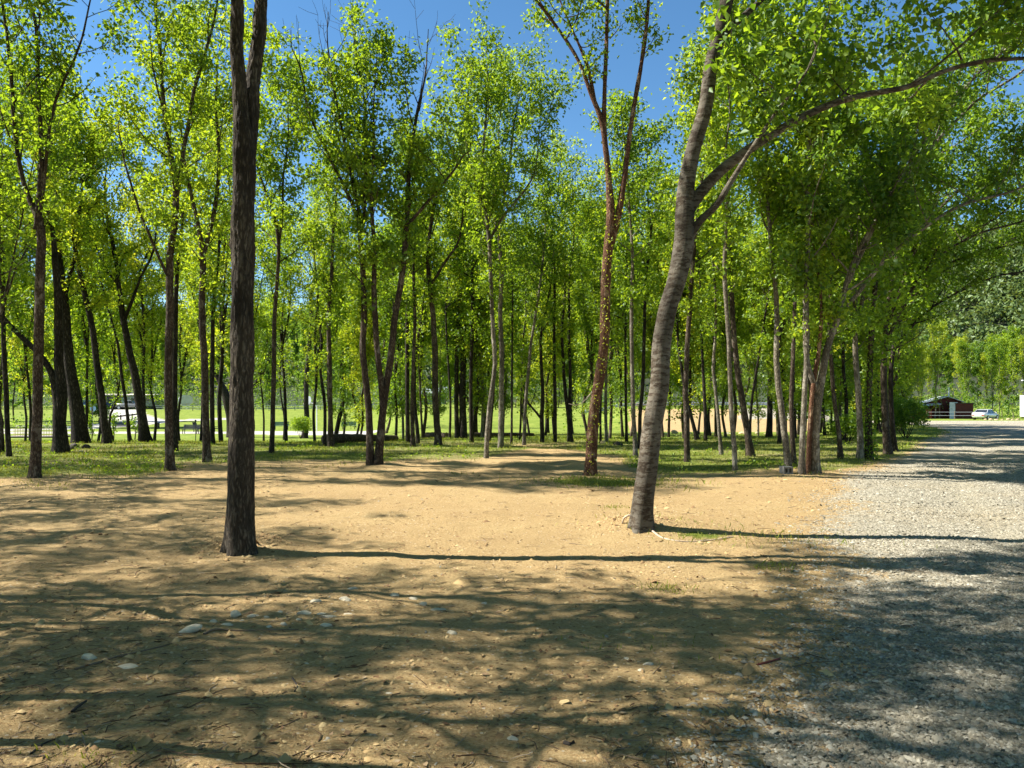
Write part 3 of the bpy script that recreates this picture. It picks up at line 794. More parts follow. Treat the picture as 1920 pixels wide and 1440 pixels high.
T('thick black trunk in the centre of the dark clump at mid distance', (869, 822), [[(869, 823, 16), (868, 760, 12), (869, 680, 11), (870, 580, 9), (868, 480, 8)]], name='creek_tree', bark='bark_black', cb=640, top=270, n=8500, cr=1.7, ls=.10)
T('dark trunk standing in front of the dark clump, slightly nearer', (884, 830), [[(884, 830, 8), (883, 760, 7), (884, 680, 7), (886, 560, 6)]], bark='bark_black', cb=600, top=330, n=6000, cr=1.5, ls=.095)
T('broad black trunk with a limb to its left at mid distance', (890, 812), [[(890, 812, 12), (890, 760, 10), (886, 700, 9), (892, 620, 8)], [(888, 770, 6), (876, 745, 5), (866, 730, 4)]], name='creek_tree', bark='bark_black', cb=640, top=[370, 640], n=7000, cr=1.9, ls=.12)
T('ragged black trunk with ivy on its side, just left of the pale leaning stem', (906, 812), [[(906, 812, 10), (908, 760, 10), (907, 700, 8), (908, 620, 7)]], name='creek_tree', bark='bark_black', cb=640, top=360, n=7000, cr=1.9, ls=.12)
T('light brown slender stem leaning right in the centre grass', (912, 860), [
    [(912, 860, 9), (914, 800, 9), (920, 740, 8), (926, 690, 8), (924, 630, 8), (920, 540, 7), (917, 460, 7), (908, 390, 6), (902, 320, 5), (910, 200, 4)],
    [(918, 450, 5), (940, 410, 5), (965, 380, 4), (1000, 330, 3)],
    [(910, 400, 5), (890, 330, 4), (870, 250, 3)]], bark='bark_pale', cb=430, top=[90, 200, 150], cr=1.25, n=13500, ls=.08, sides=12, spec={'el': .6, 'limbs': 3.8})
T('straight grey brown trunk beside the light brown leaning stem', (939, 840), [
    [(939, 840, 11), (938, 760, 10), (938, 680, 9), (936, 580, 8), (938, 500, 8), (934, 430, 6), (950, 340, 5), (960, 250, 4)],
    [(936, 450, 5), (925, 380, 4), (935, 300, 4)]], bark='bark_pale', cb=440, top=[110, 160], cr=1.3, n=11500, ls=.085, sides=12)
T('thin black stem behind and right of the straight grey brown trunk', (918, 828), [[(918, 828, 5), (922, 780, 4), (927, 720, 4), (930, 660, 3)]], bark='bark_black', cb=650, top=480, n=2500)
T('thin black upright stem left of the pale curving pair', (959, 832), [[(959, 832, 5), (959, 780, 4), (960, 700, 4), (962, 600, 3)]], bark='bark_black', cb=600, top=420, n=3200)
T('very thin dark stem of the pale curving pair', (974, 825), [[(974, 825, 4), (977, 770, 4), (980, 700, 3), (984, 620, 3)]], bark='bark_black', cb=600, top=450, n=2600)
T('pale slim stem curving right through the centre undergrowth', (982, 835), [[(982, 835, 7), (985, 770, 6), (990, 710, 6), (996, 640, 5), (1006, 570, 5), (1014, 510, 4)]], bark='bark_pale', cb=540, top=330, n=5500, cr=1.3)
T('dark forked trunk with a low limb reaching left, in front of the dark bank', (1017, 830), [[(1017, 830, 8), (1016, 790, 8), (1018, 740, 7), (1016, 680, 6)], [(1015, 785, 5), (1003, 770, 4), (992, 758, 4)]], bark='bark_black', cb=660, top=[420, 700], n=5000, cr=1.6, ls=.10)
T('stout dark trunk between the low limbed tree and the straight black one', (1026, 812), [[(1026, 812, 8), (1026, 760, 7), (1024, 680, 6)]], bark='bark_black', cb=660, top=400, n=5500, cr=1.8, ls=.11)
T('straight black trunk left of the forked dark trunk', (1041, 830), [[(1041, 830, 7), (1041, 760, 7), (1040, 680, 6), (1040, 590, 5), (1039, 490, 4)]], bark='bark_black', cb=560, top=300, n=6000, cr=1.4)
T('dark trunk forking at knee height into two upright stems, left of the reddish tree', (1068, 829), [
    [(1069, 829, 11), (1067, 790, 9), (1061, 745, 7), (1056, 690, 6), (1053, 610, 5)], [(1068, 775, 7), (1069, 700, 6), (1067, 610, 5), (1070, 500, 4)]], bark='bark_black', cb=600, top=[330, 280], n=7500, cr=1.4)
T('thin black stem hugging the right side of the reddish trunk', (1126, 832), [[(1126, 832, 5), (1126, 780, 4), (1128, 700, 4), (1130, 620, 3)]], bark='bark_black', cb=620, top=420, n=2600)
T('slim pale stem standing by the cut boulder', (1138, 829), [[(1138, 829, 7), (1137, 780, 6), (1137, 700, 5), (1138, 620, 4), (1135, 540, 4)]], bark='bark_pale', cb=600, top=330, n=5000, cr=1.3)
T('slim dark stem in front of the left end of the dirt embankment', (1175, 829), [[(1175, 829, 6), (1174, 770, 5), (1173, 700, 5), (1174, 600, 4)]], bark='bark_black', cb=600, top=350, n=4500)
T('pale smooth stem at the left side of the leaning mottled trunk', (1192, 855), [[(1192, 855, 9), (1190, 800, 8), (1188, 740, 8), (1186, 660, 7), (1185, 580, 7), (1187, 480, 6), (1180, 380, 4)]], bark='bark_pale', cb=480, top=190, n=7500, cr=1.3, sides=12)
T('dark stem tucked between the pale smooth stem and the leaning mottled trunk', (1199, 842), [[(1199, 842, 8), (1201, 780, 7), (1207, 700, 7), (1209, 620, 6), (1214, 500, 5)]], bark='bark_black', cb=500, top=260, n=6000)
T('brown straight trunk right of the leaning mottled tree, in front of the embankment', (1289, 867), [
    [(1289, 867, 12), (1287, 800, 11), (1283, 730, 10), (1286, 670, 9), (1290, 600, 9), (1296, 520, 8), (1300, 440, 7), (1310, 350, 5)]], bark='bark_brown', cb=470, top=120, n=8000, cr=1.3, sides=14, step=.2)
T('black stem leaning left, crossing behind the brown straight trunk', (1307, 826), [[(1307, 826, 8), (1299, 790, 7), (1290, 755, 6), (1280, 700, 6), (1272, 640, 5), (1268, 560, 4)]], bark='bark_black', cb=620, top=380, n=5000, cr=1.5)
T('small forked black shrubby stem on the embankment foot', (1309, 815), [[(1309, 815, 5), (1311, 790, 4), (1313, 760, 4), (1305, 735, 3)], [(1312, 775, 3), (1320, 755, 3), (1326, 735, 2)]], name='sapling', bark='bark_black', cb=740, top=[680, 670], n=1500, cr=.9)
T('straight black trunk right of the forked shrubby stem', (1323, 827), [[(1323, 827, 7), (1323, 780, 7), (1320, 720, 6), (1316, 650, 5), (1312, 560, 4)]], bark='bark_black', cb=600, top=330, n=6000, cr=1.5)
T('dark stem with low leaves in front of the dirt embankment', (1342, 820), [[(1342, 820, 6), (1342, 770, 6), (1341, 700, 5), (1338, 620, 4)]], bark='bark_black', cb=660, top=420, n=4500, cr=1.4)
T('pale slim bowed stem in front of the dirt embankment', (1353, 852), [[(1353, 852, 8), (1349, 800, 7), (1344, 740, 6), (1339, 690, 6), (1342, 640, 5), (1343, 560, 5)]], bark='bark_pale', cb=560, top=260, n=6500, cr=1.3, sides=12)
T('pale ivy dotted stem with a curved foot at the grass edge', (1378, 882), [[(1379, 882, 10), (1375, 840, 9), (1370, 780, 9), (1366, 700, 8), (1361, 600, 8), (1356, 530, 8), (1358, 450, 7), (1362, 360, 5)]], bark='bark_pale', cb=430, top=40, n=8500, cr=1.3, sides=14, step=.2)
T('brown trunk leaning left behind the pale ivy dotted stem', (1408, 856), [[(1408, 856, 16), (1402, 810, 12), (1394, 760, 11), (1383, 700, 11), (1376, 640, 10), (1370, 560, 9), (1368, 460, 8), (1366, 380, 6)]], bark='bark_brown', cb=450, top=120, n=8500, cr=1.4, sides=14, flare=.4)
T('thin dark stem leaning right, crossing the brown leaning trunk', (1407, 832), [[(1407, 832, 6), (1407, 780, 5), (1413, 730, 5), (1424, 660, 4), (1434, 590, 4)]], bark='bark_black', cb=600, top=420, n=4000)
T('solid black trunk alone in the gap before the far gravel strip', (1442, 820), [[(1442, 821, 13), (1443, 780, 11), (1443, 730, 10), (1441, 650, 8)]], name='creek_tree', bark='bark_black', cb=660, top=330, n=8000, cr=1.9, ls=.11)
T('pale brown trunk behind the concrete block', (1478, 876), [[(1478, 876, 15), (1473, 830, 12), (1466, 780, 11), (1459, 720, 11), (1457, 660, 10), (1458, 590, 9), (1452, 500, 9), (1442, 410, 8), (1436, 330, 6)]], bark='bark_pale', cb=420, top=60, n=10000, cr=1.5, sides=14, step=.2)
T('ivy clad stem right behind the pale brown trunk at the concrete block', (1489, 874), [[(1489, 874, 11), (1486, 820, 10), (1485, 750, 9), (1487, 660, 8), (1489, 560, 7)]], bark='bark_brown', cb=500, top=220, n=7500, cr=1.3)
T('slim left stem of the roadside cluster of three', (1503, 890), [[(1503, 890, 13), (1504, 840, 11), (1507, 770, 10), (1511, 700, 9), (1513, 620, 8), (1512, 500, 7), (1517, 380, 6)]], bark='bark_pale', cb=420, top=60, n=9000, cr=1.3, sides=14)
T('dark reddish middle stem of the roadside cluster of three', (1515, 888), [[(1515, 888, 10), (1516, 840, 10), (1519, 780, 9), (1524, 730, 9), (1535, 660, 8), (1540, 560, 6)]], bark='bark_red', cb=540, top=250, n=6500, cr=1.3)
T('thick pale right trunk of the roadside cluster, forking into two big limbs', (1529, 888), [
    [(1529, 888, 18), (1529, 840, 16), (1531, 780, 16), (1538, 735, 16), (1548, 680, 13), (1556, 640, 12), (1575, 590, 10), (1590, 530, 9), (1612, 470, 8), (1660, 390, 6), (1710, 320, 4)],
    [(1536, 740, 11), (1525, 715, 10), (1514, 680, 9), (1510, 620, 9), (1514, 520, 8), (1519, 400, 7), (1521, 300, 6)], [(1590, 530, 8), (1640, 420, 7), (1720, 280, 6), (1830, 140, 5), (1930, 40, 4)], [(1575, 590, 8), (1680, 470, 7), (1790, 390, 6), (1930, 330, 4)]], name='roadside_tree', bark='bark_pale', cb=540, top=[180, 0, -40, 290], n=23000, cr=1.8, ls=.09, sides=16, step=.18, leaf='leaf_deep')
T('slim dark stem leaning left, between the cluster of three and the ivy pair', (1577, 862), [[(1577, 862, 11), (1573, 810, 9), (1566, 760, 8), (1560, 700, 8), (1556, 620, 7), (1560, 500, 6)]], bark='bark_brown', cb=580, top=240, n=8500, cr=1.6, leaf='leaf_deep')
T('grey brown left trunk of the roadside ivy pair', (1613, 862), [[(1613, 862, 14), (1612, 800, 11), (1609, 730, 11), (1604, 660, 10), (1604, 560, 9), (1600, 450, 7)], [(1604, 630, 8), (1650, 430, 7), (1735, 290, 6), (1830, 190, 5), (1935, 110, 4)]], name='roadside_tree', bark='bark_pale', cb=600, top=[200, 60], n=19000, cr=2.1, leaf='leaf_deep', ls=.09)
ivy = T('ivy wrapped right trunk of the roadside ivy pair', (1629, 862), [[(1629, 862, 16), (1630, 800, 13), (1630, 730, 12), (1633, 640, 11), (1640, 540, 9), (1650, 440, 7)]], name='roadside_tree', bark='bark_brown', cb=610, top=190, n=10000, cr=1.9, leaf='leaf_deep', ls=.09)
T('dark trunk at the bend of the road verge', (1664, 852), [[(1665, 852, 17), (1662, 800, 13), (1660, 730, 12), (1662, 660, 11), (1672, 560, 9), (1690, 460, 7)], [(1662, 640, 7), (1700, 560, 6), (1760, 480, 5), (1830, 440, 4), (1940, 400, 3)], [(1668, 600, 7), (1740, 420, 6), (1830, 330, 5), (1940, 270, 4)]], name='roadside_tree', bark='bark_brown', cb=640, top=[180, 380, 230], n=26000, cr=2.2, leaf='leaf_deep', ls=.09, spec={'el': .25})
T('dark crooked trunk just right of the one at the road bend', (1677, 846), [[(1678, 846, 12), (1674, 800, 9), (1671, 740, 9), (1675, 660, 8), (1700, 560, 7), (1740, 470, 5)], [(1674, 660, 6), (1730, 590, 5), (1800, 545, 4), (1860, 520, 3), (1940, 490, 3)], [(1690, 600, 6), (1770, 500, 5), (1850, 470, 4), (1940, 440, 3)]], name='roadside_tree', bark='bark_black', cb=640, top=[210, 470, 420], n=24000, cr=2.2, leaf='leaf_deep', ls=.09, spec={'el': .2})
# ivy sleeves on two roadside trunks
def ivy_on(o, px_rows, d, n=900):
    P = []
    for (px, y0, y1, w) in px_rows:
        for _ in range(n // len(px_rows)):
            py = R.uniform(y0, y1); a = R.uniform(0, 6.28); q = ray(px, py, d); r = w / F * d / 2 + R.uniform(0, .10)
            P.append(q + np.array([math.cos(a) * r, math.sin(a) * r, 0]) - np.array(o.location))
    V, Fq = leaf_quads(np.array(P), R.uniform(.05, .09, len(P)), down=.8)
    link('ivy_leaves', mesh_np('ivy_leaves', V, Fq, M['leaf_deep']), o)
dI = ground_d(1629, 862); ivy_on(ivy, [(1630, 740, 858, 15), (1631, 640, 760, 14)], dI, 1500)

# undergrowth stems further back among the trees: nothing in the photo tells them apart
def far_trunk(x, y, H, lean, seed, bark, leaf, n, ls, cr, cb, name='grove_tree', label=None, group=None, forks=1, spec=None, per=8, spread=.17, thick=1.0):
    z = gz(x, y); st = []
    P = [np.array([x, y, z - .05])]; k = 7; w0 = (.035 + H * .0045) * thick; dx, dy = lean
    for i in range(1, k + 1):
        h = H * i / k; P.append(np.array([x + dx * h + R.normal() * .16, y + dy * h + R.normal() * .12, z + h]))
    rad = np.interp(np.linspace(0, 1, k + 1), [0, .6, 1], [w0, w0 * .6, .01])
    st.append((np.array(P), rad, cb, 1.0))
    for f in range(forks):
        i0 = int(R.integers(2, 4)); p0 = P[i0]; a = R.uniform(0, 6.28); Q = [p0]
        for i in range(i0 + 1, k + 1):
            Q.append(p0 + np.array([math.cos(a), math.sin(a), 0]) * (i - i0) * .32 + np.array([dx, dy, 1]) * (H * .95 * (i - i0) / k) + R.normal(size=3) * .08)
        st.append((np.array(Q), np.linspace(rad[i0] * .8, .01, len(Q)), .25, 1.0))
    return make_tree(name, label, (x, y, z), st, leaf=leaf, bark=bark, n=n, ls=ls, sides=7, step=.6, spec=dict({'cr': cr}, **(spec or {})), group=group, flare=.2, spread=spread, per=per)

GL = 'slim dark stemmed tree standing among many alike in the grove behind the clearing'
protos = []
kinds = [('leaf', 'bark_black', 11.5, 1.5, .22), ('leaf_deep', 'bark_brown', 10.5, 1.7, .15), ('leaf', 'bark_brown', 12.5, 1.4, .20), ('leaf_yellow', 'bark_black', 9.5, 1.5, .18),
         ('leaf', 'bark_pale', 11, 1.6, .12), ('leaf_deep', 'bark_black', 12, 1.8, .16)]
spots = []
rr = random.Random(5)
for (pa, pb, da, db, cnt) in ((600, 1130, 33, 52, 22), (1140, 1460, 31, 50, 15), (1140, 1460, 86, 105, 12), (1460, 1700, 25, 50, 34), (740, 1120, 97, 118, 12), (1500, 1680, 52, 68, 12)):
    for i in range(cnt):
        px = pa + (pb - pa) * (i + rr.random()) / cnt; dd = rr.uniform(da, db)
        spots.append((gx(px, dd), dd))
for i, (x, y) in enumerate(spots):
    if i < len(kinds):
        lf, bk, H, cr, cb = kinds[i]
        o = far_trunk(x, y, H, (R.normal() * .04, R.normal() * .03), i, bk, lf, 14500, .15, cr * 1.1, cb * .6, label=GL, group='grove trees behind the clearing', forks=2)
        protos.append(o)
    else:
        o = copy_tree(protos[rr.randrange(len(protos))])
    o.location = (x, y, gz(x, y)); o.rotation_euler = (0, 0, rr.uniform(0, 6.28)); s = rr.uniform(.78, 1.05) if y < 60 else rr.uniform(.9, 1.15); o.scale = (s, s, s)

lp = []
for i in range(19):
    px = -140 + 740 * (i + rr.random()) / 19; dd = rr.uniform(31, 44) if i % 4 else rr.uniform(48, 60); x = gx(px, dd)
    if i < 3:
        o = far_trunk(x, dd, (11.5, 12.5, 10.5)[i], (0, 0), i, 'bark_black', ('leaf', 'leaf_yellow', 'leaf')[i], 10500, .145, (1.9, 2.1, 1.8)[i], .24, forks=2); lp.append(o)
    else: o = copy_tree(lp[rr.randrange(3)])
    tag(o, 'light crowned tree with a bare black stem standing along the creek bank', group='slim trees along the creek bank')
    s = rr.uniform(.85, 1.08); o.location = (x, dd, gz(x, dd)); o.rotation_euler = (0, 0, rr.uniform(0, 6.28)); o.scale = (s, s, s)

# out-of-frame trees: left ones shade the foreground, others added to cut sky light
protos2 = []
shade = [(-7.7, 5.7, 1), (-7.3, 2.8, 1), (-3.1, 3.5, 1), (-4.6, 5.7, 1.15), (-10.8, 4.3, 1.05), (-11.8, 7.0, 1), (-14.2, 9.8, 1.1), (-16.6, 12.2, 1.2), (-2.7, 1.9, 1.25), (-5.9, 6.5, 1.45), (-9.2, 5.6, .95), (-4.7, 4.2, 1.1), (-12.2, 11.2, .95), (-10.6, 9.3, .9), (-3.6, 1.0, 1.5), (-2.3, 2.9, 1.5),
         (-12.9, 15.2, .8), (-14.6, 18.0, 1), (-18.5, 24.5, 1), (-11.2, 13.8, .7), (-15.0, 21.5, 1), (-12.0, 17.6, .85), (-17.5, 19.5, .9),
         (-16.5, 16.3, 1), (-19.5, 19.0, 1), (-22.5, 22.5, 1), (-21.5, 15.0, 1), (-27, 25, 1),
         (10.4, -1.5, 1.6), (9.8, 3.2, 1.6), (12.6, 7.0, 1.7), (15.2, 11.5, 1.7), (17.8, 16.5, 1.8), (20.8, 21.5, 1.8), (14.0, 2.5, 1.7), (17, 8, 1.7), (13, -4, 1.7)]  # right-hand trees, added to block sky light
for i in range(24): shade.append((-12 + 26 * ((i * .382) % 1) + rr.uniform(-1, 1), -4.8 - 9 * (i / 24), 1.7))  # rear trees, added behind the camera to dim the sky light
for i, (x, y, s) in enumerate(shade):
    if i < 3:
        o = far_trunk(x, y, (9.6, 9.0, 10.2)[i], (.01, .0), i, 'bark_brown', ('leaf', 'leaf_deep', 'leaf')[i], 5600, .10, (2.0, 1.85, 2.1)[i], .26, per=48, spread=.16, thick=.62, name='shade_tree', forks=2,
                      label='unseen tall leafy tree beyond the frame that keeps light off the foreground' if i == 0 else None, group='shade trees around the viewer')
        o['label'] = 'unseen tall leafy tree beyond the frame that keeps light off the dirt and gravel'
        protos2.append(o)
    else: o = copy_tree(protos2[i % 3])
    o.location = (x, y, gz(x, y)); o.rotation_euler = (0, 0, rr.uniform(0, 6.28)); o.scale = (s, s, s)

# treeline beyond the field and behind the barn
FL = 'tall rounded tree in the treeline beyond the park field'
protos3 = []
far = []
for i in range(44): 
    px = -120 + 1300 * (i + rr.random()) / 44; dd = rr.uniform(172, 200); far.append((gx(px, dd), dd))
for i in range(24):
    px = -120 + 1290 * (i + rr.random()) / 24; dd = rr.uniform(157, 169); far.append((gx(px, dd), dd))
for i in range(10):
    px = -150 + 330 * (i + rr.random()) / 10; dd = rr.uniform(96, 120); far.append((gx(px, dd), dd))
n_left = len(far)
for i in range(44):
    px = 1480 + 560 * (i + rr.random()) / 44; dd = rr.uniform(116, 150); far.append((gx(px, dd), dd))
for i, (x, y) in enumerate(far):
    if i < 4:
        o = far_trunk(x, y, (19, 17, 20, 16)[i], (0, 0), i, ('bark_brown', 'bark_pale', 'bark_black', 'bark_pale')[i], ('leaf_far', 'leaf', 'leaf_far', 'leaf_yellow')[i], 8500, .42, (4.2, 3.6, 4.0, 3.4)[i], .10, name='treeline_tree', forks=2, spec={'limbs': 1.5})
        protos3.append(o)
    elif n_left <= i < n_left + 2:
        o = far_trunk(x, y, (17, 15)[i - n_left], (0, 0), i, 'bark_pale', ('leaf_yellow', 'leaf')[i - n_left], 8000, .27, (2.3, 2.1)[i - n_left], .06, name='treeline_tree', forks=3, spec={'limbs': 1.8, 'el': .8}); thick = globals().setdefault('THICK', []); thick.append(o)
    elif i > n_left and rr.random() < .75: o = copy_tree(THICK[rr.randrange(2)])
    else: o = copy_tree(protos3[rr.randrange(4)])
    right = i >= n_left
    tag(o, 'young light green tree in the thicket behind the barn and car' if right else FL, group='thicket behind the barn' if right else 'treeline beyond the field')
    s = rr.uniform(.6, .9) if right else rr.uniform(.8, 1.1)
    o.location = (x, y, gz(x, y)); o.rotation_euler = (0, 0, rr.uniform(0, 6.28)); o.scale = (s, s, s)

# ---------------------------------------------------------------- bushes and undergrowth
def blob_leaves(cs, n, size, fill=.55):
    """leaves spread in the outer part of lumpy ellipsoids: cs = [(x, y, z, rx, rz)]"""
    cs = np.array(cs, float); vol = cs[:, 3] ** 2 * cs[:, 4]; k = R.choice(len(cs), n, p=vol / vol.sum())
    dv = R.normal(size=(n, 3)); dv /= np.linalg.norm(dv, axis=1, keepdims=True)
    r = R.uniform(fill, 1.0, n) ** .7
    lump = 1 + .3 * np.sin(dv[:, 0] * 7 + k) * np.cos(dv[:, 2] * 6 + k * 2)
    P = cs[k, :3] + dv * (r * lump)[:, None] * np.stack([cs[k, 3], cs[k, 3], cs[k, 4]], 1)
    return leaf_quads(P, size * R.uniform(.6, 1.3, n))
def bush(name, label, px, d, w, h, n, ls, mat, group=None):
    x = gx(px, d); z = gz(x, d); o = empty(name, (x, d, z), 0, label, 'bush', group)
    tb = Tubes(); cs = []
    for i in range(7):
        a = i * .9 + R.uniform(0, .5); lp, lr = grow_limb((0, 0, -.05), a, R.uniform(.8, 1.3), h * .8, .02, .3)
        tb.add(lp, lr, 5); e = lp[-1]
        cs.append((e[0] * .9, e[1] * .9, max(h * .35, e[2] * .75), w * R.uniform(.20, .32), h * R.uniform(.22, .34)))
    link('stems', tb.mesh('stems', M['bark_black']), o, 'stuff')
    V, Fq = blob_leaves(cs, n, ls); link('foliage', mesh_np('foliage', V, Fq, M[mat]), o)
    return o
bush('bush', 'dense dark green roadside bush at the end of the tree row', 1698, 30, 1.9, 1.9, 7000, .085, 'leaf_deep')
bush('bush', 'small light green bush by the bowed dark trunk and hoop', 564, 66, 1.7, 2.3, 2600, .12, 'leaf')
bush('bush', 'low bush with dark foliage among the roadside stems, behind the cluster of three', 1590, 27, 1.3, 1.2, 3000, .08, 'leaf_deep')
bush('bush', 'ragged light green bush in front of the far stop sign', 187, 118, 2.6, 3.2, 2600, .2, 'leaf')

cs = []
for (pa, pb, da, db, cnt, h) in ((-150, 1130, 160, 176, 120, 4.6), (1090, 1520, 89, 96, 40, 1.9), (1500, 1700, 58, 70, 30, 1.3), (1560, 2000, 120, 134, 60, 3.6), (-60, 130, 88, 98, 26, 1.9), (1040, 1150, 62, 72, 12, 1.1)):
    for i in range(cnt):
        px = pa + (pb - pa) * (i + R.uniform()) / cnt; dd = R.uniform(da, db); x = gx(px, dd); hh = h * R.uniform(.6, 1.3)
        cs.append((x, dd, gz(x, dd) + hh * .5, hh * R.uniform(.7, 1.2), hh * .7))
V, Fq = blob_leaves(cs, 56000, .30, .3)
link('undergrowth', mesh_np('undergrowth', V, Fq, M['leaf_far']), None, 'stuff')['label'] = 'leafy undergrowth along the far edges of the park and behind the guardrails'

# ---------------------------------------------------------------- stones, gravel, clods, twigs, litter, grass
ROOF = np.array([[-1, -.8, -.1], [1, -.75, -.1], [.9, .8, -.1], [-.95, .75, -.1], [-.45, .05, .9], [.5, -.05, .8]], float)
ROOFF = np.array([[0, 1, 5], [0, 5, 4], [1, 2, 5], [2, 3, 4], [2, 4, 5], [3, 0, 4]])
OCT = np.array([[1, 0, 0], [0, 1, 0], [-1, 0, 0], [0, -1, 0], [0, 0, 1], [0, 0, -1]], float)
OF = np.array([[0, 1, 4], [1, 2, 4], [2, 3, 4], [3, 0, 4], [1, 0, 5], [2, 1, 5], [3, 2, 5], [0, 3, 5]])
CUBE = np.array([[x, y, z] for z in (-.6, .6) for (x, y) in ((-.75, -.7), (.8, -.65), (.7, .75), (-.8, .7))], float)
def lumps(x, y, r, flat=(.45, .8), sink=.25, cube=False):
    n = len(x); z = terr(x, y)
    B = ROOF
    V = B[None] * (1 + R.uniform(-.32, .32, (n, len(B), 3)))
    a = R.uniform(0, 6.28, n); ca, sa = np.cos(a)[:, None], np.sin(a)[:, None]
    sx, sy, sz = r * R.uniform(.8, 1.5, n), r * R.uniform(.6, 1.1, n), r * R.uniform(*flat, n)
    X = V[..., 0] * sx[:, None]; Y = V[..., 1] * sy[:, None]; Z = V[..., 2] * sz[:, None]
    tl = R.normal(size=(n, 1)) * .3; Z = Z + X * tl
    P = np.stack([X * ca - Y * sa + x[:, None], X * sa + Y * ca + y[:, None], Z + (z + sz * sink)[:, None]], -1)
    f = ROOFF
    return P.reshape(-1, 3), (f[None] + (np.arange(n) * len(B))[:, None, None]).reshape(-1, f.shape[1])
def scatter(n, y0, y1, s0=-.75, s1=.8, pw=2.0):
    u = R.uniform(0, 1, n); y = (y0 ** (1 - pw) + u * (y1 ** (1 - pw) - y0 ** (1 - pw))) ** (1 / (1 - pw)) if pw != 1 else y0 * (y1 / y0) ** u
    return y * R.uniform(s0, s1, n), y
x, y = scatter(190000, 2.6, 19, -.35, .85, 1.3)
g = road_mask(x, y); lf_ = x - np.interp(y, RLY, RLX); tk = np.maximum(np.exp(-((lf_ - 2.0) / .35) ** 2), np.exp(-((lf_ - 3.9) / .35) ** 2)); keep = R.uniform(0, 1, len(x)) < np.clip((g * 1.15 - .08) * (1 - .5 * tk), .0015, 1); x, y = x[keep], y[keep]; print('gravel', len(x))
r = np.exp(R.normal(size=len(x)) * .34 - 4.98) * (1 + .035 * y); r[R.uniform(0, 1, len(x)) < .03] *= 1.5
V, Fq = lumps(x, y, r, (.45, .85), .2)
tag(link('gravel', mesh_np('gravel', V, Fq, M['gravel'])), 'loose crushed limestone gravel covering the road', kind='stuff')

x, y = scatter(18000, 2.6, 17, -.8, .6, 1.4)
cl = fbm(x * 1.6, y * 2.4, 44, 3); keep = (road_mask(x, y) < .5) & (grass_mask(x, y) < .6) & (cl > R.uniform(-.28, .16, len(x))); x, y = x[keep], y[keep]
for (qx, qy) in ((gx(449, HL_D), HL_D), (gx(1203, HR_D), HR_D)):
    a_ = R.uniform(0, 6.28, 900); q_ = .17 + np.abs(R.normal(size=900)) * .22; x = np.r_[x, qx + np.cos(a_) * q_]; y = np.r_[y, qy + np.sin(a_) * q_]
print('clods', len(x))
r = np.exp(R.normal(size=len(x)) * .55 - 5.15) * (1 + .04 * y)
V, Fq = lumps(x, y, r, (.4, .9), .1)
tag(link('dirt_clods', mesh_np('dirt_clods', V, Fq, M['clod'])), 'small crumbs and clods of dry earth on the bare ground', kind='stuff')

def sticks(x, y, L, rad, mat, name, label):
    Vs, Fs = [], []; n = len(x); z = terr(x, y)
    a = R.uniform(0, 6.28, n); b = a + R.normal(size=n) * .5
    up = np.abs(R.normal(size=n)) * .12
    p0 = np.stack([x, y, z + rad * .6], 1); p1 = p0 + np.stack([np.cos(a) * L * .5, np.sin(a) * L * .5, up * L * .5], 1)
    p2 = p1 + np.stack([np.cos(b) * L * .5, np.sin(b) * L * .5, -up * L * .3], 1)
    p1[:, 2] = np.maximum(p1[:, 2], terr(p1[:, 0], p1[:, 1]) + rad * .5); p2[:, 2] = np.maximum(p2[:, 2], terr(p2[:, 0], p2[:, 1]) + rad * .4)
    sd = np.stack([-np.sin(a), np.cos(a), 0 * a], 1)
    P = []
    for p, k in ((p0, 1), (p1, .85), (p2, .4)):
        for j in range(3):
            t = j * 2.094; P.append(p + (sd * math.cos(t) + np.array([0, 0, 1]) * math.sin(t)) * (rad * k)[:, None])
    V = np.stack(P, 1).reshape(-1, 3); f = np.array([[q * 3 + j, q * 3 + (j + 1) % 3, q * 3 + 3 + (j + 1) % 3, q * 3 + 3 + j] for q in range(2) for j in range(3)])
    Fq = (f[None] + (np.arange(n) * 9)[:, None, None]).reshape(-1, 4)
    return tag(link(name, mesh_np(name, V, Fq, mat)), label, kind='stuff')
x, y = scatter(7000, 2.6, 20, -.8, .75, 1.5)
cl = fbm(x * .9, y * 1.6, 144, 3); keep = (cl > R.uniform(-.2, .3, len(x))) & ((road_mask(x, y) < .4) | (R.uniform(0, 1, len(x)) < .03)); x, y = x[keep], y[keep]
sticks(x, y, np.exp(R.normal(size=len(x)) * .6 - 2.6), R.uniform(.0014, .0042, len(x)), M['twig'], 'twig_litter', 'dead twigs and root ends strewn over the bare earth')
x, y = scatter(16000, 2.8, 34, -.8, .75, 1.2)
keep = (R.uniform(0, 1, len(x)) < np.where(y > 13.5, .8, .18)) & (road_sd(x, y) < .3); x, y = x[keep], y[keep]
V, Fq = leaf_quads(np.stack([x, y, terr(x, y) + .006], 1), R.uniform(.02, .055, len(x)) * (1 + .02 * y))
V = V.reshape(-1, 4, 3); zc = V[:, :1, 2]; V[..., 2] = zc + (V[..., 2] - zc) * .35 + .004; V = V.reshape(-1, 3)
tag(link('leaf_litter', mesh_np('leaf_litter', V, Fq, M['litter'])), 'dry brown leaves scattered under the trees and on the dirt', kind='stuff')

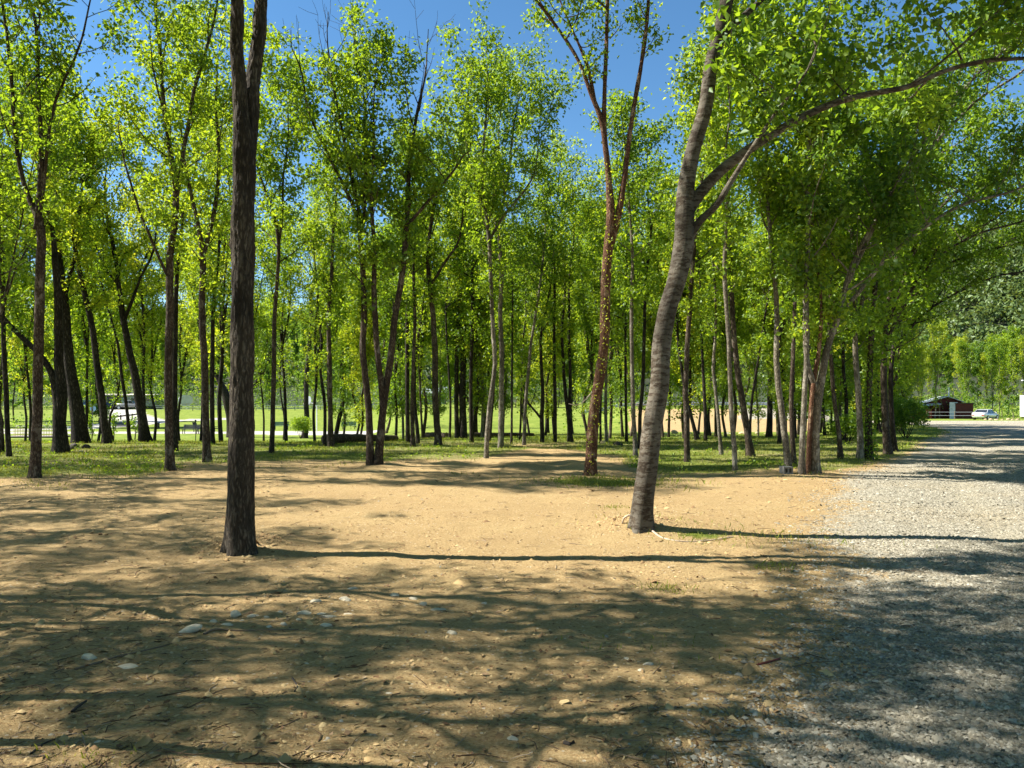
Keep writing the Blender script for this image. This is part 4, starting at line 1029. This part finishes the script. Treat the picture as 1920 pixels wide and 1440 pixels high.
def blades(x, y, h, w):
    n = len(x); z = terr(x, y); a = R.uniform(0, 6.28, n); l = R.normal(size=(n, 2)) * .35
    p = np.stack([x, y, z - .004], 1); sd = np.stack([np.cos(a), np.sin(a), 0 * a], 1) * (w / 2)[:, None]
    tip = p + np.stack([l[:, 0] * h, l[:, 1] * h, h], 1)
    mid = p + np.stack([l[:, 0] * h * .35, l[:, 1] * h * .35, h * .55], 1)
    V = np.stack([p - sd, p + sd, mid + sd * .7, tip], 1).reshape(-1, 3); i = np.arange(n)[:, None] * 4
    return V, [np.concatenate([i, i + 1, i + 2], 1), np.concatenate([i, i + 2, i + 3], 1)]
x, y = scatter(250000, 12.5, 58, -.78, .78, 1.15)
gm = grass_mask(x, y) * np.clip(.62 + 2.6 * fbm(x * .9, y * .9, 61, 3), .08, 1); keep = R.uniform(0, 1, len(x)) < gm; x, y = x[keep], y[keep]
xs, ys = [x], [y]
for (qx, qy, qr, c) in ((1.3, 6.35, .11, 170), (2.5, 7.1, .16, 120), (2.2, 8.7, .30, 260), (1.55, 10.9, .2, 120), (2.0, 9.3, .5, 160), (3.1, 8.6, .5, 240), (-1.9, 3.35, .12, 60), (1.75, 14.2, .7, 2600), (.9, 4.9, .3, 50)):
    xs.append(qx + R.normal(size=c) * qr); ys.append(qy + R.normal(size=c) * qr * .6)
x = np.concatenate(xs); y = np.concatenate(ys); print('blades', len(x))
h = R.uniform(.03, .085, len(x)) * np.where(y < 12, .75, 1) * np.clip(1 + 2.4 * fbm(x * 1.7, y * 1.7, 12, 3), .4, 2.2); w = R.uniform(.004, .008, len(x)) * (1 + np.maximum(y - 8, 0) * .09)
V, Fq = blades(x, y, h, w)
tag(link('grass', mesh_np('grass', V, Fq, M['blade'])), 'thin spring grass growing under the trees', kind='stuff')

x, y = scatter(2600, 13.5, 34, -.75, .75, 1.1); kw_ = (grass_mask(x, y) > .4) & (fbm(x * .5, y * .5, 29, 2) > -.02); x, y = x[kw_], y[kw_]
k = np.repeat(np.arange(len(x)), 9); px_, py_ = x[k] + R.normal(size=len(k)) * .07, y[k] + R.normal(size=len(k)) * .07
V, Fq = leaf_quads(np.stack([px_, py_, terr(px_, py_) + np.abs(R.normal(size=len(k))) * .05 + .01], 1), R.uniform(.03, .075, len(k)))
tag(link('weeds', mesh_np('weeds', V, Fq, M['leaf'])), 'low leafy weeds among the grass under the trees', kind='stuff')

def rock(name, label, px, py, wpx, mat='stone', flat=.5, group=None, cat='rock', d=None, sink=.2):
    d = d or ground_d(px, py); x = gx(px, d); r = wpx / F * d / 2; import bmesh
    bm = bmesh.new(); bmesh.ops.create_icosphere(bm, subdivisions=3 if wpx > 18 else 2, radius=1.0)
    sd = R.uniform(0, 50); pl = [(Vector(R.normal(size=3)).normalized(), R.uniform(.55, .85)) for _ in range(9)]
    asp = R.uniform(.55, .8)
    for v in bm.verts:
        for (nrm, dist) in pl:                      # chopped faces
            k = v.co.dot(nrm)
            if k > dist: v.co -= nrm * (k - dist)
        k = 1 + .035 * math.sin(v.co.x * 9 + sd) * math.cos(v.co.y * 8 + v.co.z * 5)
        v.co = Vector((v.co.x * r * 1.15 * k, v.co.y * r * asp * k, v.co.z * r * flat * k))
    me = bpy.data.meshes.new(name); bm.to_mesh(me); bm.free(); me.materials.append(M[mat])
    o = link(name, me); o.location = (x, d, gz(x, d) + r * flat * sink); o.rotation_euler = (R.normal() * .12, R.normal() * .12, R.uniform(-.5, .5))
    return tag(o, label, cat, group)
G1 = 'limestone chunks bedded in the dirt'
rock('limestone_rock', 'largest pale angular limestone chunk lying on the foreground dirt beside a long stick', 355, 1186, 43, flat=.42, group=G1, sink=.3)
rock('limestone_rock', 'upright pale limestone chunk at the upper end of the scattered stones', 441, 1151, 23, flat=.75, group=G1, sink=.4)
rock('limestone_rock', 'flat limestone slab in deep shade left of the foreground stones', 240, 1256, 32, flat=.25, group=G1)
rock('limestone_rock', 'low grey stone half buried beside a dark stick near the dirt edge', 168, 1240, 34, flat=.35, group=G1)
rock('limestone_rock', 'long flat pale stone in the small group right of the scattered stones', 822, 1139, 30, flat=.3, group=G1)
for (px, py, w) in ((477, 1152, 26), (424, 1174, 28), (402, 1170, 18), (568, 1150, 34), (602, 1150, 20), (648, 1128, 30), (662, 1105, 20), (616, 1158, 30), (655, 1150, 22), (525, 1147, 14), (505, 1174, 14), (532, 1172, 14), (612, 1175, 24), (498, 1155, 16), (590, 1133, 22), (740, 1116, 20), (778, 1125, 22), (850, 1140, 14), (792, 1134, 16), (910, 1131, 18), (846, 1190, 22), (880, 1186, 10), (960, 1385, 22), (730, 1300, 14), (575, 1245, 10), (1182, 1238, 26), (1215, 1250, 22), (1200, 1260, 16), (96, 1380, 16), (180, 1398, 18), (455, 1165, 12), (560, 1165, 12)):
    rock('limestone_rock', 'small pale limestone piece half buried in the foreground dirt', px, py, w, flat=R.uniform(.4, .75), group=G1, sink=-.25)
for (px, py, w, lb) in ((160, 842, 22, 'dark boulder in the heap beside the thickest creek trunk'), (140, 838, 20, 'earth covered boulder at the back of the heap by the thickest creek trunk'), (127, 843, 20, 'low boulder closest to the black curved trunk'), (152, 848, 12, 'small pale stone at the front of the boulder heap')):
    rock('boulder', lb, px, py, w, 'timber_dark' if w != 12 else 'stone', .6, 'boulders by the creek trunks')
M['tan_stone'] = plain('tan sandstone', (.50, .38, .22), .9, var=.3, scale=6)
rock('boulder', 'upright tan stone beside the slim pale stem at the grass edge', 1131, 833, 10, 'tan_stone', 1.3, 'boulders below the embankment')
rock('boulder', 'dark rounded boulder with a pale top beside the slim pale stem', 1159, 835, 17, 'timber_dark', .75, 'boulders below the embankment')
rock('boulder', 'squared tan boulder, largest of those below the dirt embankment', 1264, 814, 15, 'tan_stone', .8, 'boulders below the embankment', d=57)
for (px, w) in ((1168, 9), (1242, 11), (1248, 7), (1254, 6), (1293, 10), (1308, 12), (1335, 9), (1362, 12), (1372, 8), (1392, 14), (1420, 11), (1437, 9), (1178, 8)):
    rock('boulder', 'small tan rock in the row at the foot of the embankment', px, 815, w, 'tan_stone' if R.uniform() < .6 else 'stone', .6, 'boulders below the embankment', d=R.uniform(52, 58))
for (px, w) in ((1848, 9), (1858, 11), (1868, 8), (1891, 11), (1900, 9), (1908, 9), (1880, 6)):
    rock('boulder', 'pale stone in the row between the silver sedan and white trailer', px, 790, w, 'tan_stone', .55, 'stones by the white trailer', d=R.uniform(97, 101))

def stick(name, label, pts, r0, r1, mat='timber', group=None):
    P = []
    for (px, py) in pts:
        d = ground_d(px, py); x = gx(px, d); P.append((x, d, gz(x, d) + r0 * .7))
    P, rad = resample(np.array(P), np.linspace(r0, r1, len(P)), .05)
    tb = Tubes(); c = P[0].copy(); tb.add(P - c, rad * (1 + R.uniform(-.12, .12, len(rad))), 6)
    o = link(name, tb.mesh(name, M[mat])); o.location = c
    return tag(o, label, 'stick', group)
M['stick_red'] = plain('red brown stick', (.17, .035, .02), .7, var=.3, scale=15)
stick('stick', 'short red brown stick on the gravel edge in shade', [(1419, 1252), (1440, 1246), (1462, 1238)], .008, .006, 'stick_red')
stick('stick', 'long thin stick trailing right from the largest limestone chunk', [(382, 1194), (402, 1185), (440, 1184), (500, 1181), (560, 1178)], .008, .003)
stick('stick', 'long bent stick lying diagonally across the left foreground dirt', [(140, 1262), (190, 1248), (215, 1240), (265, 1225), (318, 1212)], .008, .004)
stick('stick', 'thin curved stick at the bottom left corner of the dirt', [(58, 1422), (88, 1398), (120, 1387), (165, 1372)], .005, .003, 'timber_dark')
stick('stick', 'dark forked looking stick in the middle foreground dirt', [(548, 1272), (553, 1280), (558, 1292), (552, 1300)], .007, .004, 'timber_dark')
stick('stick', 'pale thin root running right from the leaning tree foot', [(1222, 1000), (1245, 1012), (1275, 1016), (1330, 1014), (1375, 1008)], .012, .006, 'vine')
stick('stick', 'small dark broken branch in the lower left dirt', [(135, 1338), (147, 1330), (162, 1322)], .009, .006, 'timber_dark')
stick('stick', 'little bark chunk beside the road edge at the bottom', [(1058, 1396), (1066, 1400), (1076, 1394)], .012, .009, 'timber_dark')

# ---------------------------------------------------------------- logs and block
def log(name, label, p0, p1, r0, r1):
    P = np.linspace(p0, p1, 14) + R.normal(size=(14, 3)) * .012; tb = Tubes(); c = np.array(p0, float)
    o = empty(name, tuple(c), 0, label, 'log')
    tb.add(P - c, np.linspace(r0, r1, 14), 14, 0, .01); link('trunk', tb.mesh('trunk', M['bark_brown']), o)
    for (q, q2, rr_) in ((P[0], P[1], r0), (P[-1], P[-2], r1)):
        m_ = MB(); dv = (q - q2) / np.linalg.norm(q - q2); m_.tube([q - c - dv * .01, q - c + dv * .012], rr_ * .93, 14); m_.build('cut_end', M['timber'], o)
x0, x1 = gx(611, 25.6), gx(742, 33)
log('fallen_log', 'long fallen log lying in the grass behind the trio of stems', (x0, 25.6, gz(x0, 25.6) + .20), (x1, 33, gz(x1, 33) + .17), .18, .13)
x0, x1 = gx(800, 37), gx(838, 36)
log('fallen_log', 'short dark log at the field edge by the pale rooted trunk', (x0, 37, gz(x0, 37) + .13), (x1, 36, gz(x1, 36) + .12), .16, .15)
x0, x1 = gx(885, 39), gx(1000, 42)
log('fallen_log', 'long low dark log across the field edge behind the centre stems', (x0, 39, gz(x0, 39) + .12), (x1, 42, gz(x1, 42) + .10), .15, .12)

dB = ground_d(1474, 889); xB = gx(1474, dB)
m_ = MB(); w, h, l, t = .20, .15, .20, .032
m_.box((0, 0, t / 2), (w, l, t)).box((0, 0, h - t / 2), (w, l, t))
for sx in (-1, 0, 1): m_.box((sx * (w - t) / 2, 0, h / 2), (t, l, h - 2 * t))
cb_ = m_.build('concrete_block', M['concrete']); cb_.location = (xB, dB, gz(xB, dB) - .005); cb_.rotation_euler = (0, 0, .12)
tag(cb_, 'hollow grey concrete block lying on the grass by the pale brown trunk', 'block')

# ---------------------------------------------------------------- the park: benches, hoops, fences, vehicles, buildings
def place(name, label, cat, px, d, rz=0.0, group=None, dz=0.0):
    x = gx(px, d); return empty(name, (x, d, gz(x, d) + dz), rz, label, cat, group)
def bench(label, px, d, rz, mat):
    o = place('park_bench', label, 'bench', px, d, rz, 'park benches')
    for i in range(3): MB().box((0, -.20 + i * .15, .44), (1.8, .13, .035)).build('seat_slat', M[mat], o)
    for i in range(4): MB().box((0, .27 + .035 * i, .54 + i * .11), (1.8, .03, .095), rx=-.2).build('back_slat', M[mat], o)
    for s in (-1, 1):
        MB().box((s * .72, -.16, .21), (.06, .05, .44)).box((s * .72, .22, .21), (.06, .05, .44)).box((s * .72, .02, .40), (.06, .46, .05)).box((s * .72, .32, .68), (.06, .045, .52), rx=-.2).build('leg_frame', M[mat if mat == 'dark_metal' else 'dark_metal'], o)
    return o
bench('dark park bench seen between the leaning creek trunks', 228, 84, .1, 'dark_metal')
bench('dark green park bench on the concrete strip beside a thin post', 357, 76, -.1, 'dark_metal')
bench('blue green park bench left of the bowed trunk and hoop', 528, 90, .35, 'blue_metal')
bench('blue green park bench right of the trio of stems', 654, 92, .3, 'blue_metal')

def chair(label, px, d, rz):
    o = place('garden_chair', label, 'chair', px, d, rz, 'garden chairs by the path')
    MB().box((0, 0, .36), (.6, .55, .04), rx=.15).build('seat', M['timber_dark'], o)
    MB().box((0, .34, .68), (.6, .04, .75), rx=-.35).build('backrest', M['timber_dark'], o)
    for s in (-1, 1):
        MB().box((s * .34, 0, .56), (.12, .7, .03)).build('armrest', M['timber_dark'], o)
        MB().box((s * .3, -.28, .27), (.05, .08, .56)).build('leg', M['timber_dark'], o)
        MB().box((s * .3, .25, .22), (.05, .08, .46)).build('leg', M['timber_dark'], o)
chair('dark slatted garden chair left of the vee trunk, seen from the side', 371, 80, 1.3)
chair('dark slatted garden chair right of the vee trunk, facing the court', 406, 80, 1.7)

def hoop(label, px, d, rz):
    o = place('basketball_hoop', label, 'basketball hoop', px, d, rz, 'basketball hoops')
    MB().tube([(0, 0, -.1), (0, 0, 2.5), (0, -.06, 2.75), (0, -.35, 2.98), (0, -.8, 3.1), (0, -1.05, 3.12)], .057, 10).build('pole', M['white'], o)
    pr = [(-.30, 2.90), (.30, 2.90), (.66, 3.25), (.68, 3.45), (.60, 3.62), (.40, 3.76), (0, 3.82), (-.40, 3.76), (-.60, 3.62), (-.68, 3.45), (-.66, 3.25)]
    MB().prism(pr, -1.12, -1.08).build('backboard', M['galv'], o)
    rp = [(.23 * math.cos(a), -1.36 + .23 * math.sin(a), 3.05) for a in np.linspace(0, 2 * math.pi, 17)]
    MB().tube(rp, .011, 5, cap=False).build('rim', M['lamp_red'], o)
    mb = MB()
    for k in range(12):
        a = k * math.pi / 6; b = a + .3
        mb.tube([(.225 * math.cos(a), -1.36 + .225 * math.sin(a), 3.04), (.16 * math.cos(b), -1.36 + .16 * math.sin(b), 2.84), (.12 * math.cos(a), -1.36 + .12 * math.sin(a), 2.62)], .008, 3)
    mb.build('net', M['net'], o)
hoop('white basketball hoop with fan backboard left of the vee trunk', 335, 66, .95)
hoop('white gooseneck basketball hoop with fan backboard right of the bowed trunk', 594, 80, -.75)

for (px, d, lb) in ((168, 96, 'black bollard between the thickest creek trunk and the dark bench'), (260, 95, 'black bollard right of the dark bench'), (297, 94, 'black bollard left of the tall brown forked trunk')):
    o = place('bollard', lb, 'bollard', px, d, 0, 'bollards by the park path')
    MB().tube([(0, 0, -.05), (0, 0, .72)], .14, 12).build('post', M['timber_dark'], o); MB().tube([(0, 0, .72), (0, 0, .78), (0, 0, .82)], [.15, .15, .06], 12).build('cap', M['dark_metal'], o)

o = place('thin_post', 'thin dark metal post standing in front of the dark green bench', 'post', 367, 52); MB().tube([(0, 0, -.1), (0, 0, 1.5)], .028, 8).build('pole', M['dark_metal'], o); MB().box((0, -.03, 1.42), (.12, .02, .16)).build('plate', M['dark_metal'], o)
o = place('thin_post', 'thin pale metal post right of the thin dark one', 'post', 376, 56); MB().tube([(0, 0, -.1), (0, 0, 1.3)], .02, 8).build('pole', M['galv'], o)

o = place('stop_sign', 'octagonal road sign seen from its back, painted the pale blue of reflected sky, left of a dark leaning trunk', 'road sign', 174, 104, .15)
MB().tube([(0, 0, -.2), (0, 0, 2.75)], .035, 8).build('pole', M['galv'], o)
MB().prism([(.42 * math.cos(a), 2.45 + .42 * math.sin(a)) for a in [math.pi / 8 + k * math.pi / 4 for k in range(8)]], .04, .046).build('sign_plate', M['signback'], o)

# little playground railing
o = place('play_railing', 'low yellow picket railing with curled tops on a dark edged platform', 'railing', 74, 70)
MB().box((0, 0, .05), (4.6, 1.9, .16)).build('platform', M['timber_dark'], o)
MB().box((0, 0, .145), (4.5, 1.8, .03)).build('deck', M['cream'], o)
for i in range(26): MB().box((-1.85 + i * .148, -.75, .50), (.045, .03, .68)).build('picket', M['yellow'], o)
MB().box((0, -.75, .86), (3.9, .06, .05)).build('top_rail', M['yellow'], o)
MB().box((0, -.75, .24), (3.9, .06, .05)).build('bottom_rail', M['yellow'], o)
for cx in (-1.5, -1.0, .05, .85, 1.45):
    r_ = .2 + .05 * (cx % .3); MB().tube([(cx + r_ * math.cos(a), -.75, .88 + r_ * math.sin(a)) for a in np.linspace(.2, 2.9, 9)], .028, 6).build('curl', M['cream'], o)

def rail_fence(name, label, cat, pts, h, rails, post_every, rail_mat, post_mat, rail_h=.1, rail_t=.04, post_w=.1, dz=0.0, wire=False):
    P = [np.array([x, y, gz(x, y)]) for (x, y) in pts]; c = P[0]
    o = empty(name, tuple(c), 0, label, cat); seg = []
    for a, b in zip(P[:-1], P[1:]):
        L = np.linalg.norm((b - a)[:2]); n = max(1, round(L / post_every))
        for i in range(n):
            q = a + (b - a) * i / n; q2 = a + (b - a) * (i + 1) / n
            q[2] = gz(q[0], q[1]); q2[2] = gz(q2[0], q2[1]); seg.append((q - c, q2 - c))
    for q, q2 in seg:
        MB().box((q[0], q[1], q[2] + h / 2 - .05), (post_w, post_w, h + .1)).build('post', M[post_mat], o)
    q = seg[-1][1]; MB().box((q[0], q[1], q[2] + h / 2 - .05), (post_w, post_w, h + .1)).build('post', M[post_mat], o)
    for z in rails:
        for q, q2 in seg:
            dv = q2 - q; L = np.linalg.norm(dv[:2]); a = math.atan2(dv[1], dv[0]); m = (q + q2) / 2
            off = np.array([math.sin(a), -math.cos(a), 0]) * (post_w / 2 + rail_t / 2 + .003)
            if wire: MB().tube([q + off + np.array([0, 0, z]), q2 + off + np.array([0, 0, z])], rail_t / 2, 4).build('wire', M[rail_mat], o)
            elif rail_h > .25:    # corrugated steel beam
                pr = [(-.02, -.16), (.03, -.10), (-.01, -.03), (-.01, .03), (.03, .10), (-.02, .16), (-.026, .16), (.024, .10), (-.016, .03), (-.016, -.03), (.024, -.10), (-.026, -.16)]
                b_ = MB().prism([(-p, zz) for p, zz in pr], -L / 2, L / 2, 'x').build('rail', M[rail_mat], o)
                b_.location = m + off + np.array([0, 0, z]); b_.rotation_euler = (0, -math.atan2(dv[2], L), a)
            else: MB().box(m + off + np.array([0, 0, z]), (L, rail_t, rail_h), rz=a, ry=-math.atan2(dv[2], L)).build('rail', M[rail_mat], o)
    return o
rail_fence('guardrail', 'galvanised steel guardrail along the top of the dirt embankment', 'guardrail', [(gx(1092, 82), 82.6), (gx(1300, 84), 83.8), (gx(1450, 86), 85.5), (gx(1560, 90), 90)], .74, [.56], 2.0, 'galv', 'timber', rail_h=.31)
rail_fence('rail_fence', 'long dark blue grey rail fence along the top of the park field', 'fence', [(gx(290, 150), 150), (gx(480, 151), 151), (gx(745, 153), 153)], 1.15, [.35, .68, 1.02], 2.6, 'galv', 'dark_metal', rail_h=.09)
rail_fence('timber_guardrail', 'brown timber guardrail beside the pale access road', 'guardrail', [(gx(186, 114), 114), (gx(215, 122), 122), (gx(268, 134), 134)], .8, [.6], 2.4, 'timber_dark', 'timber_dark', rail_h=.24, post_w=.16)
rail_fence('wire_fence', 'wire fence on thin posts in front of the dark red barn', 'fence', [(gx(1738, 112), 112), (gx(1790, 110), 110), (gx(1838, 108), 108), (gx(1868, 107), 107)], 1.2, [.55, 1.05], 3.0, 'galv', 'timber', rail_t=.035, post_w=.08, wire=True)

# vehicles
def loft(sections):
    mb = MB(); n = len(sections[0]); V = [p for s in sections for p in s]; fs = []
    for i in range(len(sections) - 1):
        for j in range(n): fs.append((i * n + j, i * n + (j + 1) % n, (i + 1) * n + (j + 1) % n, (i + 1) * n + j))
    fs += [tuple(range(n)), tuple(reversed(range((len(sections) - 1) * n, len(sections) * n)))]
    return mb.poly(V, fs)
def section(x, z0, z1, w, k=.92, crown=.04):
    return [(x, -w * .86, z0), (x, -w, z0 + (z1 - z0) * .35), (x, -w * .99, z0 + (z1 - z0) * .7), (x, -w * k, z1), (x, 0, z1 + crown), (x, w * k, z1), (x, w * .99, z0 + (z1 - z0) * .7), (x, w, z0 + (z1 - z0) * .35), (x, w * .86, z0)]
def vehicle(name, label, cat, px, d, rz, paint, W, st, cab, wheels, wr=.33, bed=None, dz=0.0):
    """st: body stations (x, z0, z1, width factor); cab: greenhouse (x at belt, x at roof) front to back, belt, roof"""
    o = place(name, label, cat, px, d, rz, None, dz); hw = W / 2
    loft([section(x, a, b, hw * k) for (x, a, b, k) in st]).build('body', M[paint], o, True)
    (xf0, xf1, xb1, xb0, zb, zr) = cab
    def ring(xa, xb, z, w): return [(xa, -w, z), (xb, -w, z), (xb, w, z), (xa, w, z)]
    mb = MB(); a = ring(xb0, xf0, zb, hw * .90); b = ring(xb1, xf1, zr - .05, hw * .74)
    mb.poly(a + b, [(0, 3, 2, 1), (4, 5, 6, 7), (0, 1, 5, 4), (1, 2, 6, 5), (2, 3, 7, 6), (3, 0, 4, 7)]).build('windows', M['glass'], o, bevel=.02)
    loft([[(x, -hw * w, zr - .055), (x, -hw * w * .9, zr), (x, hw * w * .9, zr), (x, hw * w, zr - .055)] for x, w in ((xb1 - .04, .74), ((xb1 + xf1) / 2, .77), (xf1 + .04, .74))]).build('roof', M[paint], o)
    for s in (-1, 1):
        for (x0, x1, r_) in ((xb0, xb1, .035), (xf0, xf1, .035), ((xf0 + xb0) / 2, (xf1 + xb1) / 2, .03)):
            MB().tube([(x0, s * hw * .905, zb - .02), (x1, s * hw * .755, zr - .04)], r_, 5).build('pillar', M[paint], o)
        MB().box((xf0 - .25, s * (hw + .06), zb + .05), (.12, .16, .11)).build('mirror', M[paint], o)
        for x in wheels:
            w_ = MB().tube([(x, s * (hw - .20), wr), (x, s * (hw + .01), wr)], wr, 20).build('wheel', M['rubber'], o)
            MB().tube([(x, s * (hw + .012), wr), (x, s * (hw + .022), wr)], wr * .62, 16).build('rim', M['galv'], w_)
        MB().box((st[0][0] + .03, s * hw * .68, st[0][2] - .14), (.1, .3, .12)).build('tail_light', M['lamp_red'], o)
        MB().box((st[-1][0] - .05, s * hw * .66, st[-1][2] - .10), (.12, .34, .11)).build('headlight', M['galv'], o)
    if bed: MB().box((bed[0], 0, bed[1]), (bed[2], W * .86, .03)).build('bed', M['dark_metal'], o)
    return o
sed = [(-2.3, .45, .80, .82), (-2.22, .32, .98, .92), (-1.6, .24, 1.02, .99), (-.6, .22, .95, 1.0), (.6, .22, .92, 1.0), (1.4, .24, .86, .98), (2.0, .28, .76, .92), (2.3, .40, .62, .78)]
vehicle('parked_car', 'silver sedan parked behind the gravel road near the white trailer', 'car', 1848, 104, .62, 'silver', 1.82, sed, (1.05, .25, -.95, -1.65, .93, 1.45), (-1.38, 1.36), dz=.0)
suv = [(-2.35, .45, 1.05, .9), (-2.25, .34, 1.12, .97), (-1, .28, 1.10, 1), (.8, .28, 1.08, 1), (1.6, .30, 1.02, .98), (2.2, .36, .92, .92), (2.4, .5, .75, .85)]
vehicle('parked_van', 'white passenger van parked left of the road sign', 'van', 163, 158, math.pi - .1, 'white', 1.95, suv, (1.5, .9, -2.2, -2.28, 1.08, 1.95), (-1.45, 1.5), .36)
vehicle('pickup_truck', 'grey pickup truck parked in front of the mobile home', 'truck', 243, 156, .1, 'grey_paint', 1.95, [(-2.8, .55, 1.15, .95), (-2.7, .45, 1.22, 1), (-.6, .42, 1.22, 1), (.9, .42, 1.18, 1), (1.8, .45, 1.12, .98), (2.5, .5, 1.02, .94), (2.75, .6, .85, .86)], (1.2, .55, -.55, -.75, 1.16, 1.85), (-1.75, 1.75), .40, bed=(-1.75, 1.275, 1.8))
vehicle('parked_car', 'dark hatchback parked left of the grey pickup truck', 'car', 212, 158, .1, 'dark_metal', 1.75, sed, (1.05, .35, -1.4, -2.0, .93, 1.42), (-1.3, 1.3))

# buildings
def window(o, c, size, axis='y', mat='glass', frame='white'):
    w, h = size; f = MB().box(c, (w + .12, .05, h + .12)).build('window', M[frame], o); MB().box((c[0], c[1] - .032, c[2]), (w, .02, h)).build('pane', M[mat], f)
o = place('mobile_home', 'long mobile home, faded brown at one end and cream at the other', 'building', 238, 166, .05)
MB().box((-3.3, 0, 1.75), (7.2, 4, 2.3)).build('wall', M['pink_brown'], o); MB().box((3.65, 0, 1.75), (6.7, 4, 2.302)).build('wall', M['cream'], o)
MB().box((.05, .0, .3), (13.6, 3.8, .62)).build('skirt', M['dark_metal'], o)
MB().prism([(-2.3, 2.9), (2.3, 2.9), (2.3, 3.02), (0, 3.3), (-2.3, 3.02)], -7.1, 7.2, 'x').build('roof', M['cream'], o)
for (cx, w) in ((-5.4, .8), (-3.7, .8), (-2.0, .5), (2.2, .9), (4.8, 2.0)): window(o, (cx, -2.02, 2.0), (w, .8))
MB().box((.2, -2.03, 1.5), (.9, .06, 1.9)).build('door', M['white'], o)

o = place('field_building', 'low grey blue building with a bright metal roof beyond the park field', 'building', 786, 172, .1)
MB().box((0, 0, 1.2), (12, 6, 2.6)).build('wall', M['building_blue'], o)
MB().prism([(-3.8, 2.45), (3.8, 2.45), (3.8, 2.6), (0, 4.1), (-3.8, 2.6)], -4.6, 6.4, 'x').build('roof', M['tin'], o)
MB().box((1.5, -3.02, 2.0), (8, .06, .8)).build('porch_shadow_strip', M['building_blue'], o)  # flat strip standing in for the porch shadow, in the wall colour
for cx in (-3.5, -1.5, .5, 2.5, 4.5): window(o, (cx, -3.06, 1.6), (1.0, .9))

o = place('barn', 'small dark red barn with a pale tin roof and a lean-to', 'barn', 1757, 122, -.35); o.scale = (1.15, 1.15, 1.0)
fr = [(-2.0, 0), (2.6, 0), (2.6, 2.7), (.9, 3.5), (-2.0, 2.4)]
MB().prism(fr, -2.2, 3.5).build('wall', M['barn_wood'], o)
for i in range(11): MB().box((-1.75 + i * .41, -2.23, 1.3), (.36, .04, 2.5 if i < 9 else 2.3)).build('board', M['barn_wood'], o)
MB().poly([(-2.5, -2.6, 2.34), (.92, -2.6, 3.56), (.92, 3.8, 3.56), (-2.5, 3.8, 2.34), (-2.5, -2.6, 2.26), (.92, -2.6, 3.48), (.92, 3.8, 3.48), (-2.5, 3.8, 2.26)], [(0, 1, 2, 3), (4, 7, 6, 5), (0, 4, 5, 1), (1, 5, 6, 2), (2, 6, 7, 3), (3, 7, 4, 0)]).build('roof', M['tin'], o)
MB().poly([(.92, -2.6, 3.55), (3.0, -2.6, 2.65), (3.0, 3.8, 2.65), (.92, 3.8, 3.55), (.92, -2.6, 3.47), (3.0, -2.6, 2.57), (3.0, 3.8, 2.57), (.92, 3.8, 3.47)], [(0, 1, 2, 3), (4, 7, 6, 5), (0, 4, 5, 1), (1, 5, 6, 2), (2, 6, 7, 3), (3, 7, 4, 0)]).build('roof', M['tin'], o)
MB().poly([(-4.2, -4.4, 1.75), (-.2, -4.4, 2.35), (-.2, -2.25, 2.55), (-4.2, -2.25, 2.05), (-4.2, -4.4, 1.69), (-.2, -4.4, 2.29), (-.2, -2.25, 2.49), (-4.2, -2.25, 1.99)], [(0, 1, 2, 3), (4, 7, 6, 5), (0, 4, 5, 1), (1, 5, 6, 2), (2, 6, 7, 3), (3, 7, 4, 0)]).build('lean_to_roof', M['tin'], o)
for (cx, h) in ((-4.0, 1.72), (-2.2, 1.95), (-.4, 2.25)): MB().box((cx, -4.3, h / 2), (.1, .1, h)).build('post', M['timber'], o)
MB().box((-2.6, -4.1, .75), (2.6, .12, 1.5)).build('side_panel', M['red'], o)
MB().tube([(1.15, -1.6, 3.2), (1.15, -1.6, 5.0)], .09, 8).build('chimney_pipe', M['white'], o)
o = place('storage_shed', 'flat dark red shed beside the barn with a bluish white door panel', 'shed', 1801, 118, -.1)
MB().box((0, 0, 1.15), (2.6, 2.4, 2.4)).build('wall', M['barn_wood'], o); MB().box((0, 0, 2.4), (2.8, 2.6, .1)).build('roof', M['timber_dark'], o)
MB().box((-1.55, -1.1, 1.25), (1.15, .12, 2.6)).build('door', M['tin'], o)
o = place('white_trailer', 'white box trailer cut off by the photo edge', 'trailer', 1958, 92, -.15)
MB().box((0, 0, 1.75), (2.6, 6, 2.6)).build('body', M['white'], o); MB().box((0, 0, 3.07), (2.66, 6.05, .06)).build('roof', M['white'], o)
for s in (-1, 1):
    for y_ in (-.6, .6):
        MB().tube([(s * 1.05, y_, .38), (s * 1.28, y_, .38)], .38, 16).build('wheel', M['rubber'], o)
MB().box((0, 0, .42), (2.0, 5.6, .12)).build('chassis', M['dark_metal'], o)
o = place('street_lamp', 'pale street lamp arm reaching in at the photo edge above the trailer', 'street lamp', 1990, 88)
MB().tube([(0, 0, 0), (0, 0, 4.4)], .06, 8).build('pole', M['galv'], o)
MB().tube([(0, 0, 4.3), (-1.6, 0, 4.75), (-3.9, 0, 4.75)], .035, 6).build('arm', M['galv'], o); MB().box((-4.2, 0, 4.72), (.7, .26, .1)).build('lamp_head', M['white'], o)
for (px, py, lb) in ((172, 822, 'leafy young sapling between the thickest creek trunk and the next'), (213, 818, 'leafy young sapling right of the leaning trunk at the mobile home'), (253, 826, 'leafy young sapling between the slim and the spreading creek trunks')):
    dd = 60; T(lb, (px, py), [[(px, py, 2), (px + 1, py - 12, 2), (px, py - 24, 1.5)]], d=dd, name='sapling', bark='bark_brown', cb=py - 6, top=py - 30, cr=.55, n=420, ls=.13)
